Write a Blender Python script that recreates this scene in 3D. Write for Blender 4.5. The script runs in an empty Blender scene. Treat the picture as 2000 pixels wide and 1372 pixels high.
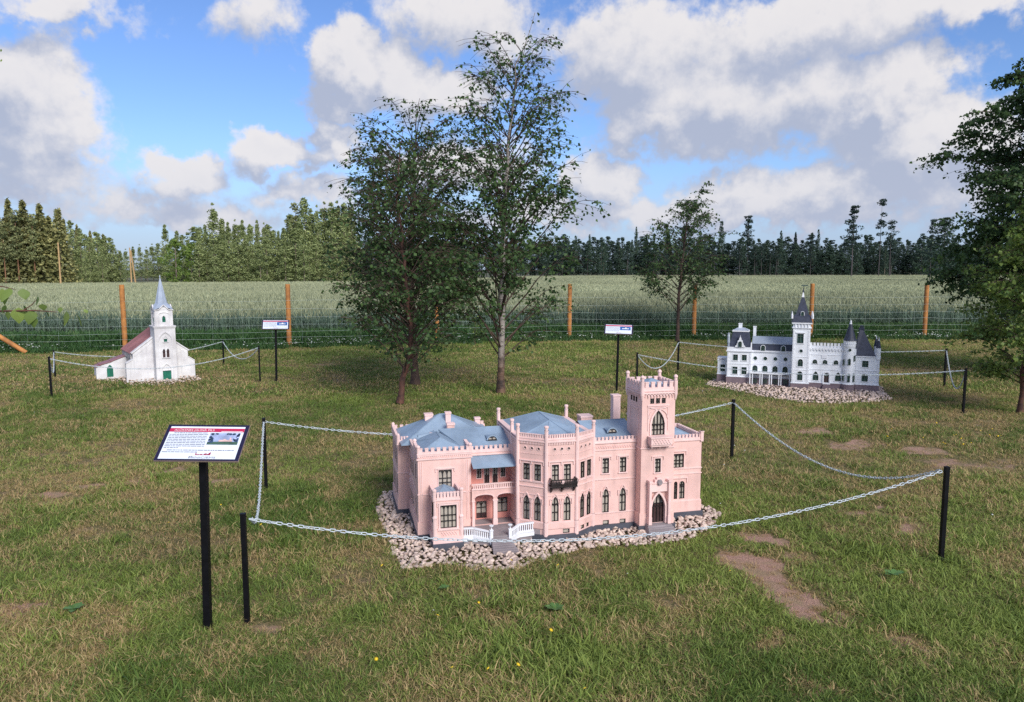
import bpy, bmesh, math, random
import numpy as np
from mathutils import Vector, Matrix

R = math.radians
SC = bpy.context.scene
COL = SC.collection
random.seed(7)
RNG = np.random.default_rng(7)

# ------------------------------------------------------------------ camera
F, HY, EYE = 1450.0, 525.0, 1.7            # focal length in photo pixels, horizon row, eye height
TH = math.atan((686 - HY) / F)
cam = bpy.data.cameras.new('camera'); camo = bpy.data.objects.new('camera', cam); COL.objects.link(camo)
cam.sensor_fit = 'HORIZONTAL'; cam.sensor_width = 36; cam.lens = F / 2000 * 36
cam.clip_start = .05; cam.clip_end = 3000
camo.location = (0, 0, EYE); camo.rotation_euler = (math.pi / 2 - TH, 0, 0)
SC.camera = camo

# ------------------------------------------------------------------ light
SUN_AZ, SUN_EL = R(150), R(34)             # azimuth clockwise from +Y (view direction)
sun = bpy.data.lights.new('sun', 'SUN'); suno = bpy.data.objects.new('sun', sun); COL.objects.link(suno)
sun.energy = 3.5; sun.angle = R(26); sun.color = (1, .95, .89)
sd = Vector((math.sin(SUN_AZ) * math.cos(SUN_EL), math.cos(SUN_AZ) * math.cos(SUN_EL), math.sin(SUN_EL)))
suno.rotation_euler = sd.to_track_quat('Z', 'Y').to_euler()
VS = SC.view_settings
VS.view_transform = 'Standard'; VS.look = 'None'; VS.exposure = .13; VS.gamma = 1
VS.use_curve_mapping = False
SC.cycles.use_denoising = False
SC.cycles.max_bounces = 6; SC.cycles.diffuse_bounces = 3; SC.cycles.glossy_bounces = 2
SC.cycles.transparent_max_bounces = 8
SKY_STRENGTH = .088


class NT:
    """small helper to write node trees"""
    def __init__(s, tree): s.t = tree; s.n = tree.nodes; s.l = tree.links
    def put(s, sock, v):
        if hasattr(v, 'is_output'): s.l.new(v, sock)
        elif v is not None: sock.default_value = v
    def math(s, op, a, b=None, clamp=False):
        n = s.n.new('ShaderNodeMath'); n.operation = op; n.use_clamp = clamp
        s.put(n.inputs[0], a); s.put(n.inputs[1], b); return n.outputs[0]
    def vec(s, op, a, b=None, scale=None):
        n = s.n.new('ShaderNodeVectorMath'); n.operation = op
        s.put(n.inputs[0], a)
        if b is not None: s.put(n.inputs[1], b)
        if scale is not None: s.put(n.inputs['Scale'], scale)
        return n.outputs['Value' if op in ('LENGTH', 'DOT_PRODUCT', 'DISTANCE') else 'Vector']
    def noise(s, vec, scale, detail=4, rough=.5, out=0):
        n = s.n.new('ShaderNodeTexNoise'); s.put(n.inputs['Vector'], vec)
        n.inputs['Scale'].default_value = scale; n.inputs['Detail'].default_value = detail
        n.inputs['Roughness'].default_value = rough; return n.outputs[out]
    def ramp(s, x, a, b, smooth=True):
        n = s.n.new('ShaderNodeMapRange'); n.interpolation_type = 'SMOOTHSTEP' if smooth else 'LINEAR'
        s.put(n.inputs[0], x); n.inputs[1].default_value = a; n.inputs[2].default_value = b; return n.outputs[0]
    def mix(s, f, a, b, blend='MIX'):
        n = s.n.new('ShaderNodeMix'); n.data_type = 'RGBA'; n.blend_type = blend
        s.put(n.inputs[0], f)
        for i, v in ((6, a), (7, b)):
            if isinstance(v, (tuple, list)): n.inputs[i].default_value = (*v[:3], 1)
            else: s.put(n.inputs[i], v)
        return n.outputs[2]
    def attr(s, name, kind='GEOMETRY'):
        n = s.n.new('ShaderNodeAttribute'); n.attribute_name = name; n.attribute_type = kind; return n
    def xyz(s, x, y, z):
        n = s.n.new('ShaderNodeCombineXYZ'); s.put(n.inputs[0], x); s.put(n.inputs[1], y); s.put(n.inputs[2], z); return n.outputs[0]
    def sep(s, v):
        n = s.n.new('ShaderNodeSeparateXYZ'); s.put(n.inputs[0], v); return n.outputs


# ------------------------------------------------------------------ sky with clouds (one World)
def cloud_dir(x, y):
    v = -(y - 686) / F
    d = Vector(((x - 1000) / F, math.cos(TH) + math.sin(TH) * v, -math.sin(TH) + math.cos(TH) * v)).normalized()
    return math.degrees(math.atan2(d.x, d.y)), math.degrees(math.asin(d.z))

CLOUDS = [  # azimuth / elevation come from these photo points; radii in photo pixels; weight
    (20, 170, 140, 110, 1.0), (80, 265, 130, 85, 1.0), (150, 255, 60, 60, .8), (60, 345, 210, 45, .55),
    (110, 8, 170, 32, .5),
    (365, 345, 85, 50, .9), (250, 405, 280, 40, .5), (550, 305, 105, 52, 1.0), (640, 275, 60, 65, 1.0), (600, 385, 140, 36, .65),
    (690, 120, 85, 80, 1.15), (780, 160, 110, 85, 1.2), (890, 185, 130, 55, 1.1), (660, 190, 80, 45, .9),
    (520, 35, 100, 55, .5), (900, 40, 180, 80, .7), (1000, 90, 80, 60, .6),
    (1230, 110, 200, 130, 1.0), (1400, 190, 260, 125, 1.25), (1290, 245, 160, 50, 1.0), (1560, 60, 330, 80, .9),
    (1600, 190, 120, 100, 1.0), (1745, 190, 110, 85, 1.2), (1790, 270, 180, 110, 1.1), (1840, 20, 260, 50, .75), (1900, 240, 120, 90, 1.0),
    (1190, 345, 95, 70, 1.1), (1430, 375, 110, 55, .8), (1640, 370, 190, 55, .95), (1480, 425, 420, 45, .85), (1120, 420, 300, 40, .8), (1900, 360, 150, 60, .8),
    (420, 430, 300, 30, .55), (900, 330, 200, 60, .75)]


def density_group():
    g = bpy.data.node_groups.new('cloud_density', 'ShaderNodeTree')
    g.interface.new_socket('P', in_out='INPUT', socket_type='NodeSocketVector')
    g.interface.new_socket('D', in_out='OUTPUT', socket_type='NodeSocketFloat')
    N = NT(g); gi = g.nodes.new('NodeGroupInput'); go = g.nodes.new('NodeGroupOutput')
    P = gi.outputs[0]                                     # (azimuth, elevation) in units of 10 degrees
    n1 = N.noise(P, 2.2, 3, .5, 1); n2 = N.noise(P, 7.0, 5, .6, 1)
    w = N.vec('ADD', P, N.vec('SCALE', N.vec('SUBTRACT', n1, (.5, .5, .5)), scale=.55))
    w = N.vec('ADD', w, N.vec('SCALE', N.vec('SUBTRACT', n2, (.5, .5, .5)), scale=.30))
    acc = None
    k = math.degrees(1 / F)
    for (x, y, rx, ry, wt) in CLOUDS:
        a, e = cloud_dir(x, y)
        d = N.vec('MULTIPLY', N.vec('SUBTRACT', w, (a / 10, e / 10, 0)), (10 / (rx * k), 10 / (ry * k), 0))
        m = N.math('MULTIPLY_ADD', N.vec('LENGTH', d), -wt); m.node.inputs[2].default_value = wt
        if acc is None: acc = m
        else:
            q = N.math('SMOOTH_MAX', acc, m); q.node.inputs[2].default_value = .25; acc = q
    # round the rest of the sky: broken cloud of the same kind
    xs = N.sep(P)
    away = N.math('MAXIMUM', N.ramp(N.math('ABSOLUTE', xs[0]), 3.6, 4.6), N.ramp(xs[1], 2.1, 2.9))
    rest = N.math('MULTIPLY_ADD', N.noise(N.vec('MULTIPLY', P, (1, 1.7, 1)), .55, 5, .55), 3.2); rest.node.inputs[2].default_value = -1.45
    low = N.ramp(xs[1], .0, .9)                         # thin veil towards the horizon
    mixn = N.n.new('ShaderNodeMix'); N.put(mixn.inputs[0], away); N.put(mixn.inputs[2], acc); N.put(mixn.inputs[3], rest)
    fine = N.math('MULTIPLY', N.math('SUBTRACT', N.noise(P, 4.5, 7, .62), .5), .86)
    N.put(go.inputs[0], N.math('ADD', mixn.outputs[0], fine))
    return g


world = bpy.data.worlds.new('World'); SC.world = world; world.use_nodes = True
W = NT(world.node_tree); W.n.clear()
tc = W.n.new('ShaderNodeTexCoord')
dx, dy, dz = W.sep(tc.outputs['Generated'])
deg10 = 18 / math.pi
P = W.xyz(W.math('MULTIPLY', W.math('ARCTAN2', dx, dy), deg10),
          W.math('MULTIPLY', W.math('ARCSINE', dz), deg10), 3.7)
dg = density_group()
def dens(v):
    n = W.n.new('ShaderNodeGroup'); n.node_tree = dg; W.put(n.inputs[0], v); return n.outputs[0]
D0 = dens(P); D1 = dens(W.vec('ADD', P, (.12, .22, 0)))
mask = W.ramp(D0, -.03, .40)
lit = W.ramp(W.math('SUBTRACT', D0, D1), -.42, .58)
thick = W.ramp(D0, .25, 1.3)
lit = W.math('SUBTRACT', lit, W.math('MULTIPLY', thick, .12))
cl = W.mix(lit, (4.6, 5.1, 6.5), (8.9, 8.6, 8.6))
sky = W.n.new('ShaderNodeTexSky'); sky.sky_type = 'NISHITA'; sky.sun_disc = False
sky.sun_elevation = SUN_EL; sky.sun_rotation = SUN_AZ; sky.air_density = 1.0; sky.dust_density = .3; sky.ozone_density = 1.5
blue = W.mix(1.0, sky.outputs[0], (.98, 1.20, 1.66), 'MULTIPLY')
haze_low = W.ramp(W.math('ABSOLUTE', dz), .17, .0)
haze_low = W.math('MULTIPLY', haze_low, .75)
blue = W.mix(haze_low, blue, (3.9, 4.95, 7.3)); cl = W.mix(W.math('MULTIPLY', haze_low, .55), cl, (5.2, 5.7, 7.3))
tot = W.mix(W.math('MULTIPLY', mask, .96), blue, cl)
bg = W.n.new('ShaderNodeBackground'); bg.inputs[1].default_value = SKY_STRENGTH
W.put(bg.inputs[0], tot)
wo = W.n.new('ShaderNodeOutputWorld'); W.l.new(bg.outputs[0], wo.inputs[0])


# ------------------------------------------------------------------ photo point -> place on the ground
def ray(x, y):
    v = -(y - 686) / F
    return np.array([(x - 1000) / F, math.cos(TH) + math.sin(TH) * v, -math.sin(TH) + math.cos(TH) * v])

def gnd(x, y, z=0.):
    d = ray(x, y); t = (z - EYE) / d[2]
    return np.array([d[0] * t, d[1] * t, z])

def at(x, y, dist):
    d = ray(x, y); d = d / d[1]
    return np.array([0, 0, EYE]) + d * dist


# ------------------------------------------------------------------ numeric noise
_tab = np.random.default_rng(3).random((256, 256))
def vnoise(x, y):
    x = np.asarray(x, float); y = np.asarray(y, float)
    xi = np.floor(x).astype(int); yi = np.floor(y).astype(int); fx = x - xi; fy = y - yi
    fx = fx * fx * (3 - 2 * fx); fy = fy * fy * (3 - 2 * fy)
    g = lambda a, b: _tab[a % 256, b % 256]
    return (g(xi, yi) * (1 - fx) + g(xi + 1, yi) * fx) * (1 - fy) + (g(xi, yi + 1) * (1 - fx) + g(xi + 1, yi + 1) * fx) * fy
def fbm(x, y, s, o=4):
    t = 0; a = 1; n = 0
    for i in range(o):
        t = t + a * vnoise(x * s + 17.3 * i, y * s + 9.1 * i); n += a; a *= .5; s *= 2.03
    return t / n
def sstep(a, b, x):
    t = np.clip((x - a) / (b - a), 0, 1); return t * t * (3 - 2 * t)


# ------------------------------------------------------------------ materials
def pmat(name, col, rough=.7, var=.12, vscale=6., bump=.0, bscale=60., col2=None, metal=0., spec=.5, coord='Object', trans=0., streak=0., rndm=False):
    m = bpy.data.materials.new(name); m.use_nodes = True
    N = NT(m.node_tree); b = N.n['Principled BSDF']
    b.inputs['Roughness'].default_value = rough; b.inputs['Metallic'].default_value = metal
    b.inputs['Specular IOR Level'].default_value = spec
    t = N.n.new('ShaderNodeTexCoord'); v = t.outputs[coord]
    n = N.noise(v, vscale, 5, .6)
    c2 = col2 or tuple(c * (1 - 2.2 * var) for c in col)
    c1 = tuple(min(1, c * (1 + var)) for c in col)
    base = N.mix(N.ramp(n, .3, .7), c2, c1)
    if streak:                                        # rain streaks and blotches of their own shape
        st = N.noise(N.vec('MULTIPLY', v, (30, 30, 2.6)), 1., 2, .5); bl = N.noise(v, 9, 3, .5)
        f = N.math('MULTIPLY', N.ramp(N.math('ADD', N.math('MULTIPLY', st, .6), N.math('MULTIPLY', bl, .4)), .46, .76), streak)
        base = N.mix(f, base, tuple(c * .52 for c in col))
    if rndm:
        oi = N.n.new('ShaderNodeObjectInfo'); hs = N.n.new('ShaderNodeHueSaturation'); N.put(hs.inputs['Color'], base)
        q = N.math('MULTIPLY_ADD', oi.outputs['Random'], .5); q.node.inputs[2].default_value = .68; N.put(hs.inputs['Value'], q); base = hs.outputs[0]
    N.put(b.inputs['Base Color'], base)
    if bump:
        bn = N.n.new('ShaderNodeBump'); bn.inputs['Strength'].default_value = bump; bn.inputs['Distance'].default_value = .0012
        N.put(bn.inputs['Height'], N.noise(v, bscale, 5, .65)); N.l.new(bn.outputs[0], b.inputs['Normal'])
    return m

PINK = pmat('pink_render', (.80, .525, .47), .75, .06, 5, .05, 220, streak=.40)
PINK_SHADE = pmat('shaded_pink_render', (.70, .30, .25), .75, .06, 5, .2, 220)  # pink of the loggia walls, its shade painted in as darker salmon
TRIM = pmat('pale_pink_trim', (.85, .60, .56), .7, .06, 9, .04, 260, streak=.22)
BLUE = pmat('blue_sheet_roof', (.27, .36, .46), .46, .10, 4, .10, 90, streak=.35)
SLATE = pmat('dark_plinth', (.075, .082, .105), .6, .12, 8, .2, 160)
STEP = pmat('grey_step', (.30, .26, .27), .8, .12, 9, .3, 200)
BLACKF = pmat('black_frame', (.022, .018, .018), .45, .2, 20)
PANE = pmat('curtained_pane', (.46, .41, .35), .22, .08, 14)
GPANE = pmat('dark_green_pane', (.035, .075, .07), .12, .25, 20)
DOORM = pmat('dark_brown_door', (.06, .03, .03), .45, .15, 30)
WHITE = pmat('white_paint', (.82, .85, .89), .65, .05, 6, .15, 200, streak=.20)
WHITE2 = pmat('white_trim', (.80, .82, .86), .6, .05, 8, streak=.15)
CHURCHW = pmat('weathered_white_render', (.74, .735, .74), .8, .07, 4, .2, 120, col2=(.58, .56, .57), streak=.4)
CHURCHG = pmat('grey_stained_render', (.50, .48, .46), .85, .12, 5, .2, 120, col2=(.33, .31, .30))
MAROON = pmat('dull_red_sheet_roof', (.27, .12, .13), .55, .12, 3, .05)
SPIRE = pmat('zinc_blue_roof', (.36, .42, .52), .38, .08, 5)
NAVY = pmat('dark_slate_roof', (.035, .042, .07), .5, .15, 30, .15, 120)
ZINC = pmat('grey_zinc_roof', (.33, .38, .45), .4, .08, 6)
MAUVE = pmat('mauve_plinth', (.21, .155, .175), .8, .10, 8, .25, 160)
GREEN = pmat('green_door_paint', (.01, .16, .10), .45, .12, 20)
GFRAME = pmat('green_frame', (.10, .14, .11), .5, .1, 20)
BLACK = pmat('black_steel', (.005, .005, .007), .5, .2, 40, spec=.2)
CHAIN = pmat('white_chain_plastic', (.56, .62, .66), .5, .10, 40)
STONE = pmat('crushed_limestone', (.66, .53, .45), .85, .14, 9, .6, 50, col2=(.46, .36, .29), coord='Generated', rndm=True)
STONE2 = pmat('crushed_pink_stone', (.66, .53, .45), .85, .16, 30, .6, 60, col2=(.38, .28, .24))
POST = pmat('orange_treated_wood', (.50, .215, .055), .7, .10, 6, .4, 40, col2=(.30, .12, .035))
POLEM = pmat('pale_pole_wood', (.52, .34, .16), .75, .1, 3)
WIRE = pmat('galvanised_wire', (.50, .58, .55), .4, .05, 10)
BOARDW = pmat('sign_white', (.74, .80, .88), .35, .02, 10)
BOARDN = pmat('sign_navy_edge', (.012, .010, .045), .35, .1, 10)
BOARDE = pmat('sign_board_edge', (.32, .24, .21), .6, .1, 10)
CRIM = pmat('sign_crimson', (.52, .02, .09), .35, .05, 10)
INK = pmat('sign_grey_ink', (.17, .18, .24), .5, .05, 10)
WINK = pmat('sign_white_ink', (.85, .80, .82), .4, .02, 10)
RINK = pmat('sign_red_ink', (.35, .01, .06), .4, .05, 10)
PHOTOB = pmat('print_sky_blue', (.42, .50, .75), .35, .2, 12)
PHOTOD = pmat('print_dark_leaf', (.03, .06, .12), .35, .3, 30)
PHOTOG = pmat('print_grass', (.07, .14, .10), .35, .2, 20)
PHOTOP = pmat('print_pink_house', (.70, .48, .45), .35, .1, 40)
BLUEP = pmat('print_deep_blue', (.03, .13, .42), .35, .2, 12)


def leaf_mat(name, cols, trans=.25, rough=.55, obj_var=.25):
    m = bpy.data.materials.new(name); m.use_nodes = True
    N = NT(m.node_tree); b = N.n['Principled BSDF']; out = N.n['Material Output']
    a = N.attr('rnd').outputs['Fac']
    oi = N.n.new('ShaderNodeObjectInfo')
    c = N.mix(N.ramp(a, .1, .9, False), cols[0], cols[1])
    if len(cols) > 2: c = N.mix(N.ramp(a, .93, .96), c, cols[2])
    h = N.n.new('ShaderNodeHueSaturation'); N.put(h.inputs['Color'], c)
    N.put(h.inputs['Value'], N.math('MULTIPLY_ADD', oi.outputs['Random'], obj_var)); h.inputs['Value'].links[0].from_node.inputs[2].default_value = 1 - obj_var / 2
    N.put(b.inputs['Base Color'], h.outputs[0]); b.inputs['Roughness'].default_value = rough
    b.inputs['Specular IOR Level'].default_value = .35
    t = N.n.new('ShaderNodeBsdfTranslucent'); N.put(t.inputs[0], h.outputs[0])
    mx = N.n.new('ShaderNodeMixShader'); mx.inputs[0].default_value = trans
    N.l.new(b.outputs[0], mx.inputs[1]); N.l.new(t.outputs[0], mx.inputs[2]); N.l.new(mx.outputs[0], out.inputs[0])
    return m

BIRCHL = leaf_mat('birch_leaf', ((.034, .075, .028), (.105, .18, .055)), .38)
BIRCHY = leaf_mat('young_birch_leaf', ((.08, .15, .035), (.25, .34, .08)), .40)
SPRUCEL = leaf_mat('sunlit_spruce_needle', ((.11, .125, .05), (.36, .34, .13)), .1)  # yellowed and lightened: sunlight on the left woods put into the colour
DSPRUCEL = leaf_mat('shaded_spruce_needle', ((.014, .032, .028), (.036, .066, .048)), .05)  # darkened spruce copy: shade on the right wood put into the colour
PINEL = leaf_mat('sunlit_pine_needle', ((.11, .14, .06), (.30, .31, .13)), .1)  # needle colour lightened as if sunlit
DPINEL = leaf_mat('shaded_pine_needle', ((.016, .036, .032), (.045, .075, .055)), .05)  # pine colour darkened to stand for the wood's shaded side
ASPENL = leaf_mat('sunlit_far_leaf', ((.11, .155, .055), (.44, .50, .21)), .2)  # sunlight on the left woods painted into the leaf colour
DASPENL = leaf_mat('shaded_far_leaf', ((.028, .060, .046), (.085, .135, .080)), .1)  # same foliage with the shade of the right wood in its colour
WILLOWL = leaf_mat('bright_round_leaf', ((.08, .16, .03), (.26, .36, .07)), .2)
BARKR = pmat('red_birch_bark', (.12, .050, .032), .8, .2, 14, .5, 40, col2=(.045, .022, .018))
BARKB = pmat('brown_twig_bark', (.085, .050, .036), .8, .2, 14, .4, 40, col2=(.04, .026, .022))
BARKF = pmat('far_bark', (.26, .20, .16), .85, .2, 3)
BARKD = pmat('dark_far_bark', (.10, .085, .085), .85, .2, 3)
BARKO = pmat('orange_pine_bark', (.30, .15, .08), .85, .2, 2)

def birch_bark():
    m = bpy.data.materials.new('white_birch_bark'); m.use_nodes = True
    N = NT(m.node_tree); b = N.n['Principled BSDF']; b.inputs['Roughness'].default_value = .7
    t = N.n.new('ShaderNodeTexCoord'); o = t.outputs['Object']
    z = N.sep(o)[2]
    n1 = N.noise(N.vec('MULTIPLY', o, (12, 12, 45)), 1.0, 4, .6)
    n2 = N.noise(o, 9, 4, .6)
    pale = N.mix(N.ramp(n1, .56, .66), (.30, .265, .235), (.05, .042, .038))
    dark = N.mix(N.ramp(n2, .35, .65), (.035, .022, .018), (.16, .09, .055))
    f = N.ramp(N.math('ADD', z, N.math('MULTIPLY', N.math('SUBTRACT', n2, .5), .9)), .30, .75)
    N.put(b.inputs['Base Color'], N.mix(f, dark, pale))
    bn = N.n.new('ShaderNodeBump'); bn.inputs['Distance'].default_value = .01; N.put(bn.inputs['Height'], n1); N.l.new(bn.outputs[0], b.inputs['Normal'])
    return m
BARKW = birch_bark()


# ------------------------------------------------------------------ object helpers
def tag(o, label=None, cat=None, group=None, kind=None):
    if label: o['label'] = label
    if cat: o['category'] = cat
    if group: o['group'] = group
    if kind: o['kind'] = kind
    return o

def empty(name, loc=(0, 0, 0), rz=0., **k):
    o = bpy.data.objects.new(name, None); o.empty_display_size = .1
    o.location = loc; o.rotation_euler = (0, 0, rz); COL.objects.link(o); return tag(o, **k)

def link(name, me, parent=None, loc=None, **k):
    o = bpy.data.objects.new(name, me); COL.objects.link(o)
    if parent: o.parent = parent
    if loc is not None: o.location = loc
    return tag(o, **k)

def np_mesh(name, V, FQ, mats, midx=None, attrs=None, smooth=False):
    """V (n,3), FQ (m,k) with k = 3 or 4"""
    me = bpy.data.meshes.new(name); V = np.ascontiguousarray(V, np.float32); FQ = np.ascontiguousarray(FQ, np.int32)
    me.vertices.add(len(V)); me.vertices.foreach_set('co', V.ravel())
    k = FQ.shape[1]; me.loops.add(FQ.size); me.loops.foreach_set('vertex_index', FQ.ravel())
    me.polygons.add(len(FQ)); me.polygons.foreach_set('loop_start', np.arange(0, FQ.size, k, dtype=np.int32))
    if midx is not None: me.polygons.foreach_set('material_index', np.ascontiguousarray(midx, np.int32))
    if smooth: me.polygons.foreach_set('use_smooth', np.ones(len(FQ), bool))
    for m in (mats if isinstance(mats, (list, tuple)) else [mats]): me.materials.append(m)
    me.update(calc_edges=True)
    for n, a in (attrs or {}).items():
        at_ = me.attributes.new(n, 'FLOAT', 'POINT'); at_.data.foreach_set('value', np.ascontiguousarray(a, np.float32))
    me.validate(); return me


class MB:
    """collects shapes and links them as one mesh object"""
    def __init__(s): s.v = []; s.f = []
    def add(s, vs, fs):
        b = len(s.v); s.v.extend([tuple(map(float, p)) for p in vs]); s.f.extend([tuple(i + b for i in f) for f in fs]); return s
    def box(s, x0, x1, y0, y1, z0, z1):
        return s.add([(x0, y0, z0), (x1, y0, z0), (x1, y1, z0), (x0, y1, z0), (x0, y0, z1), (x1, y0, z1), (x1, y1, z1), (x0, y1, z1)],
                     [(3, 2, 1, 0), (4, 5, 6, 7), (0, 1, 5, 4), (1, 2, 6, 5), (2, 3, 7, 6), (3, 0, 4, 7)])
    def prism(s, poly, z0, z1, poly2=None):
        n = len(poly); p2 = poly2 or poly
        return s.add([(x, y, z0) for x, y in poly] + [(x, y, z1) for x, y in p2],
                     [tuple(range(n - 1, -1, -1)), tuple(range(n, 2 * n))] + [(i, (i + 1) % n, n + (i + 1) % n, n + i) for i in range(n)])
    def cone(s, cx, cy, z0, r0, z1, r1, n=12, a0=0.):
        p = [(cx + r0 * math.cos(a0 + 2 * math.pi * i / n), cy + r0 * math.sin(a0 + 2 * math.pi * i / n)) for i in range(n)]
        q = [(cx + r1 * math.cos(a0 + 2 * math.pi * i / n), cy + r1 * math.sin(a0 + 2 * math.pi * i / n)) for i in range(n)]
        return s.prism(p, z0, z1, q)
    def lathe(s, cx, cy, prof, n=10):
        for (r0, z0), (r1, z1) in zip(prof, prof[1:]): s.cone(cx, cy, z0, r0, z1, r1, n)
        return s
    def bar(s, a, b, w, h=None, up=(0, 0, 1)):
        a = Vector(a); b = Vector(b); d = (b - a).normalized(); u = Vector(up)
        if abs(d.dot(u)) > .95: u = Vector((1, 0, 0)) if abs(d.x) < .9 else Vector((0, 1, 0))
        x = d.cross(u).normalized() * w / 2; y = x.cross(d).normalized() * (h or w) / 2
        vs = [a - x - y, a + x - y, a + x + y, a - x + y, b - x - y, b + x - y, b + x + y, b - x + y]
        return s.add(vs, [(0, 1, 2, 3), (7, 6, 5, 4), (0, 4, 5, 1), (1, 5, 6, 2), (2, 6, 7, 3), (3, 7, 4, 0)])
    def build(s, name, parent, mat, **k):
        me = bpy.data.meshes.new(name); me.from_pydata(s.v, [], s.f)
        for m in (mat if isinstance(mat, (list, tuple)) else [mat]): me.materials.append(m)
        bm = bmesh.new(); bm.from_mesh(me); bmesh.ops.recalc_face_normals(bm, faces=bm.faces); bm.to_mesh(me); bm.free()
        return link(name, me, parent, **k)


def tubes(paths, sides=5):
    """paths: list of (pts (n,3), radii (n)) -> V, F quads"""
    Vs = []; Fs = []; b = 0
    ang = np.arange(sides) * 2 * np.pi / sides
    for pts, rad in paths:
        pts = np.asarray(pts, float); n = len(pts)
        t = np.gradient(pts, axis=0); t /= np.linalg.norm(t, axis=1, keepdims=True) + 1e-9
        ref = np.array([0, 0, 1.]) if abs(t[0, 2]) < .8 else np.array([1., 0, 0])
        x = np.cross(t, ref); x /= np.linalg.norm(x, axis=1, keepdims=True) + 1e-9
        y = np.cross(x, t)
        ring = pts[:, None, :] + (x[:, None, :] * np.cos(ang)[None, :, None] + y[:, None, :] * np.sin(ang)[None, :, None]) * np.asarray(rad)[:, None, None]
        Vs.append(ring.reshape(-1, 3))
        i = np.arange(n - 1)[:, None] * sides; j = np.arange(sides)[None, :]; j2 = (j + 1) % sides
        Fs.append((b + np.stack([i + j, i + j2, i + sides + j2, i + sides + j], -1)).reshape(-1, 4)); b += n * sides
    return np.concatenate(Vs), np.concatenate(Fs)


def leaves(pos, size, rng, droop=.8, width=.8, flat=0.):
    """kite shaped folded leaf cards"""
    n = len(pos)
    a = rng.random(n) * 2 * np.pi
    d = np.stack([np.cos(a), np.sin(a), -droop + (rng.random(n) - .5) * 1.2], -1); d /= np.linalg.norm(d, axis=1, keepdims=True)
    q = rng.normal(size=(n, 3)); q[:, 2] += flat; s = np.cross(d, q); s /= np.linalg.norm(s, axis=1, keepdims=True) + 1e-9
    nn = np.cross(s, d); L = (size * (.6 + .7 * rng.random(n)))[:, None]
    v0 = pos; v1 = pos + d * L * .42 - s * L * width / 2 + nn * L * .10; v2 = pos + d * L; v3 = pos + d * L * .42 + s * L * width / 2 + nn * L * .10
    V = np.stack([v0, v1, v2, v3], 1).reshape(-1, 3); Fq = np.arange(4 * n).reshape(-1, 4)
    return V, Fq, np.repeat(rng.random(n), 4)


def scatter(name, pts, rot, scl, idx, attrs, sources, **k):
    """one object whose points carry instances of the source meshes (ground cover nobody could count)"""
    pc = bpy.data.collections.new(name + '_source')
    for i, me in enumerate(sources):
        o = bpy.data.objects.new('%s_piece_%02d' % (name, i), me); pc.objects.link(o)
    me = bpy.data.meshes.new(name); me.vertices.add(len(pts)); me.vertices.foreach_set('co', np.ascontiguousarray(pts, np.float32).ravel())
    A = me.attributes.new('rot', 'FLOAT_VECTOR', 'POINT'); A.data.foreach_set('vector', np.ascontiguousarray(rot, np.float32).ravel())
    A = me.attributes.new('scl', 'FLOAT', 'POINT'); A.data.foreach_set('value', np.ascontiguousarray(scl, np.float32))
    A = me.attributes.new('idx', 'INT', 'POINT'); A.data.foreach_set('value', np.ascontiguousarray(idx, np.int32))
    for n, a in attrs.items():
        A = me.attributes.new(n, 'FLOAT', 'POINT'); A.data.foreach_set('value', np.ascontiguousarray(a, np.float32))
    o = link(name, me, **k)
    g = bpy.data.node_groups.new(name, 'GeometryNodeTree')
    g.interface.new_socket('Geometry', in_out='INPUT', socket_type='NodeSocketGeometry')
    g.interface.new_socket('Geometry', in_out='OUTPUT', socket_type='NodeSocketGeometry')
    n = g.nodes; l = g.links
    gi = n.new('NodeGroupInput'); go = n.new('NodeGroupOutput'); ip = n.new('GeometryNodeInstanceOnPoints')
    ci = n.new('GeometryNodeCollectionInfo'); ci.inputs['Collection'].default_value = pc
    ci.inputs['Separate Children'].default_value = True; ci.inputs['Reset Children'].default_value = True
    def na(nm, ty):
        q = n.new('GeometryNodeInputNamedAttribute'); q.data_type = ty; q.inputs[0].default_value = nm; return q.outputs[0]
    er = n.new('FunctionNodeEulerToRotation'); l.new(na('rot', 'FLOAT_VECTOR'), er.inputs[0])
    l.new(gi.outputs[0], ip.inputs['Points']); l.new(ci.outputs[0], ip.inputs['Instance'])
    ip.inputs['Pick Instance'].default_value = True
    l.new(na('idx', 'INT'), ip.inputs['Instance Index']); l.new(er.outputs[0], ip.inputs['Rotation'])
    l.new(na('scl', 'FLOAT'), ip.inputs['Scale']); l.new(ip.outputs[0], go.inputs[0])
    md = o.modifiers.new('scatter', 'NODES'); md.node_group = g
    return o


# ------------------------------------------------------------------ where things stand
PAL_O = gnd(818, 1049, .02); PAL_O[2] = 0; PAL_A = R(14)
WHC_O = gnd(1715, 766, 0); WHC_A = R(-20)
CHU_O = gnd(248, 745, 0); CHU_A = R(36)
def loc2w(O, a, u, w): return (O[0] + u * math.cos(a) - w * math.sin(a), O[1] + u * math.sin(a) + w * math.cos(a))
def G2(l): return [tuple(gnd(x, y)[:2]) for x, y in l]

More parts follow.
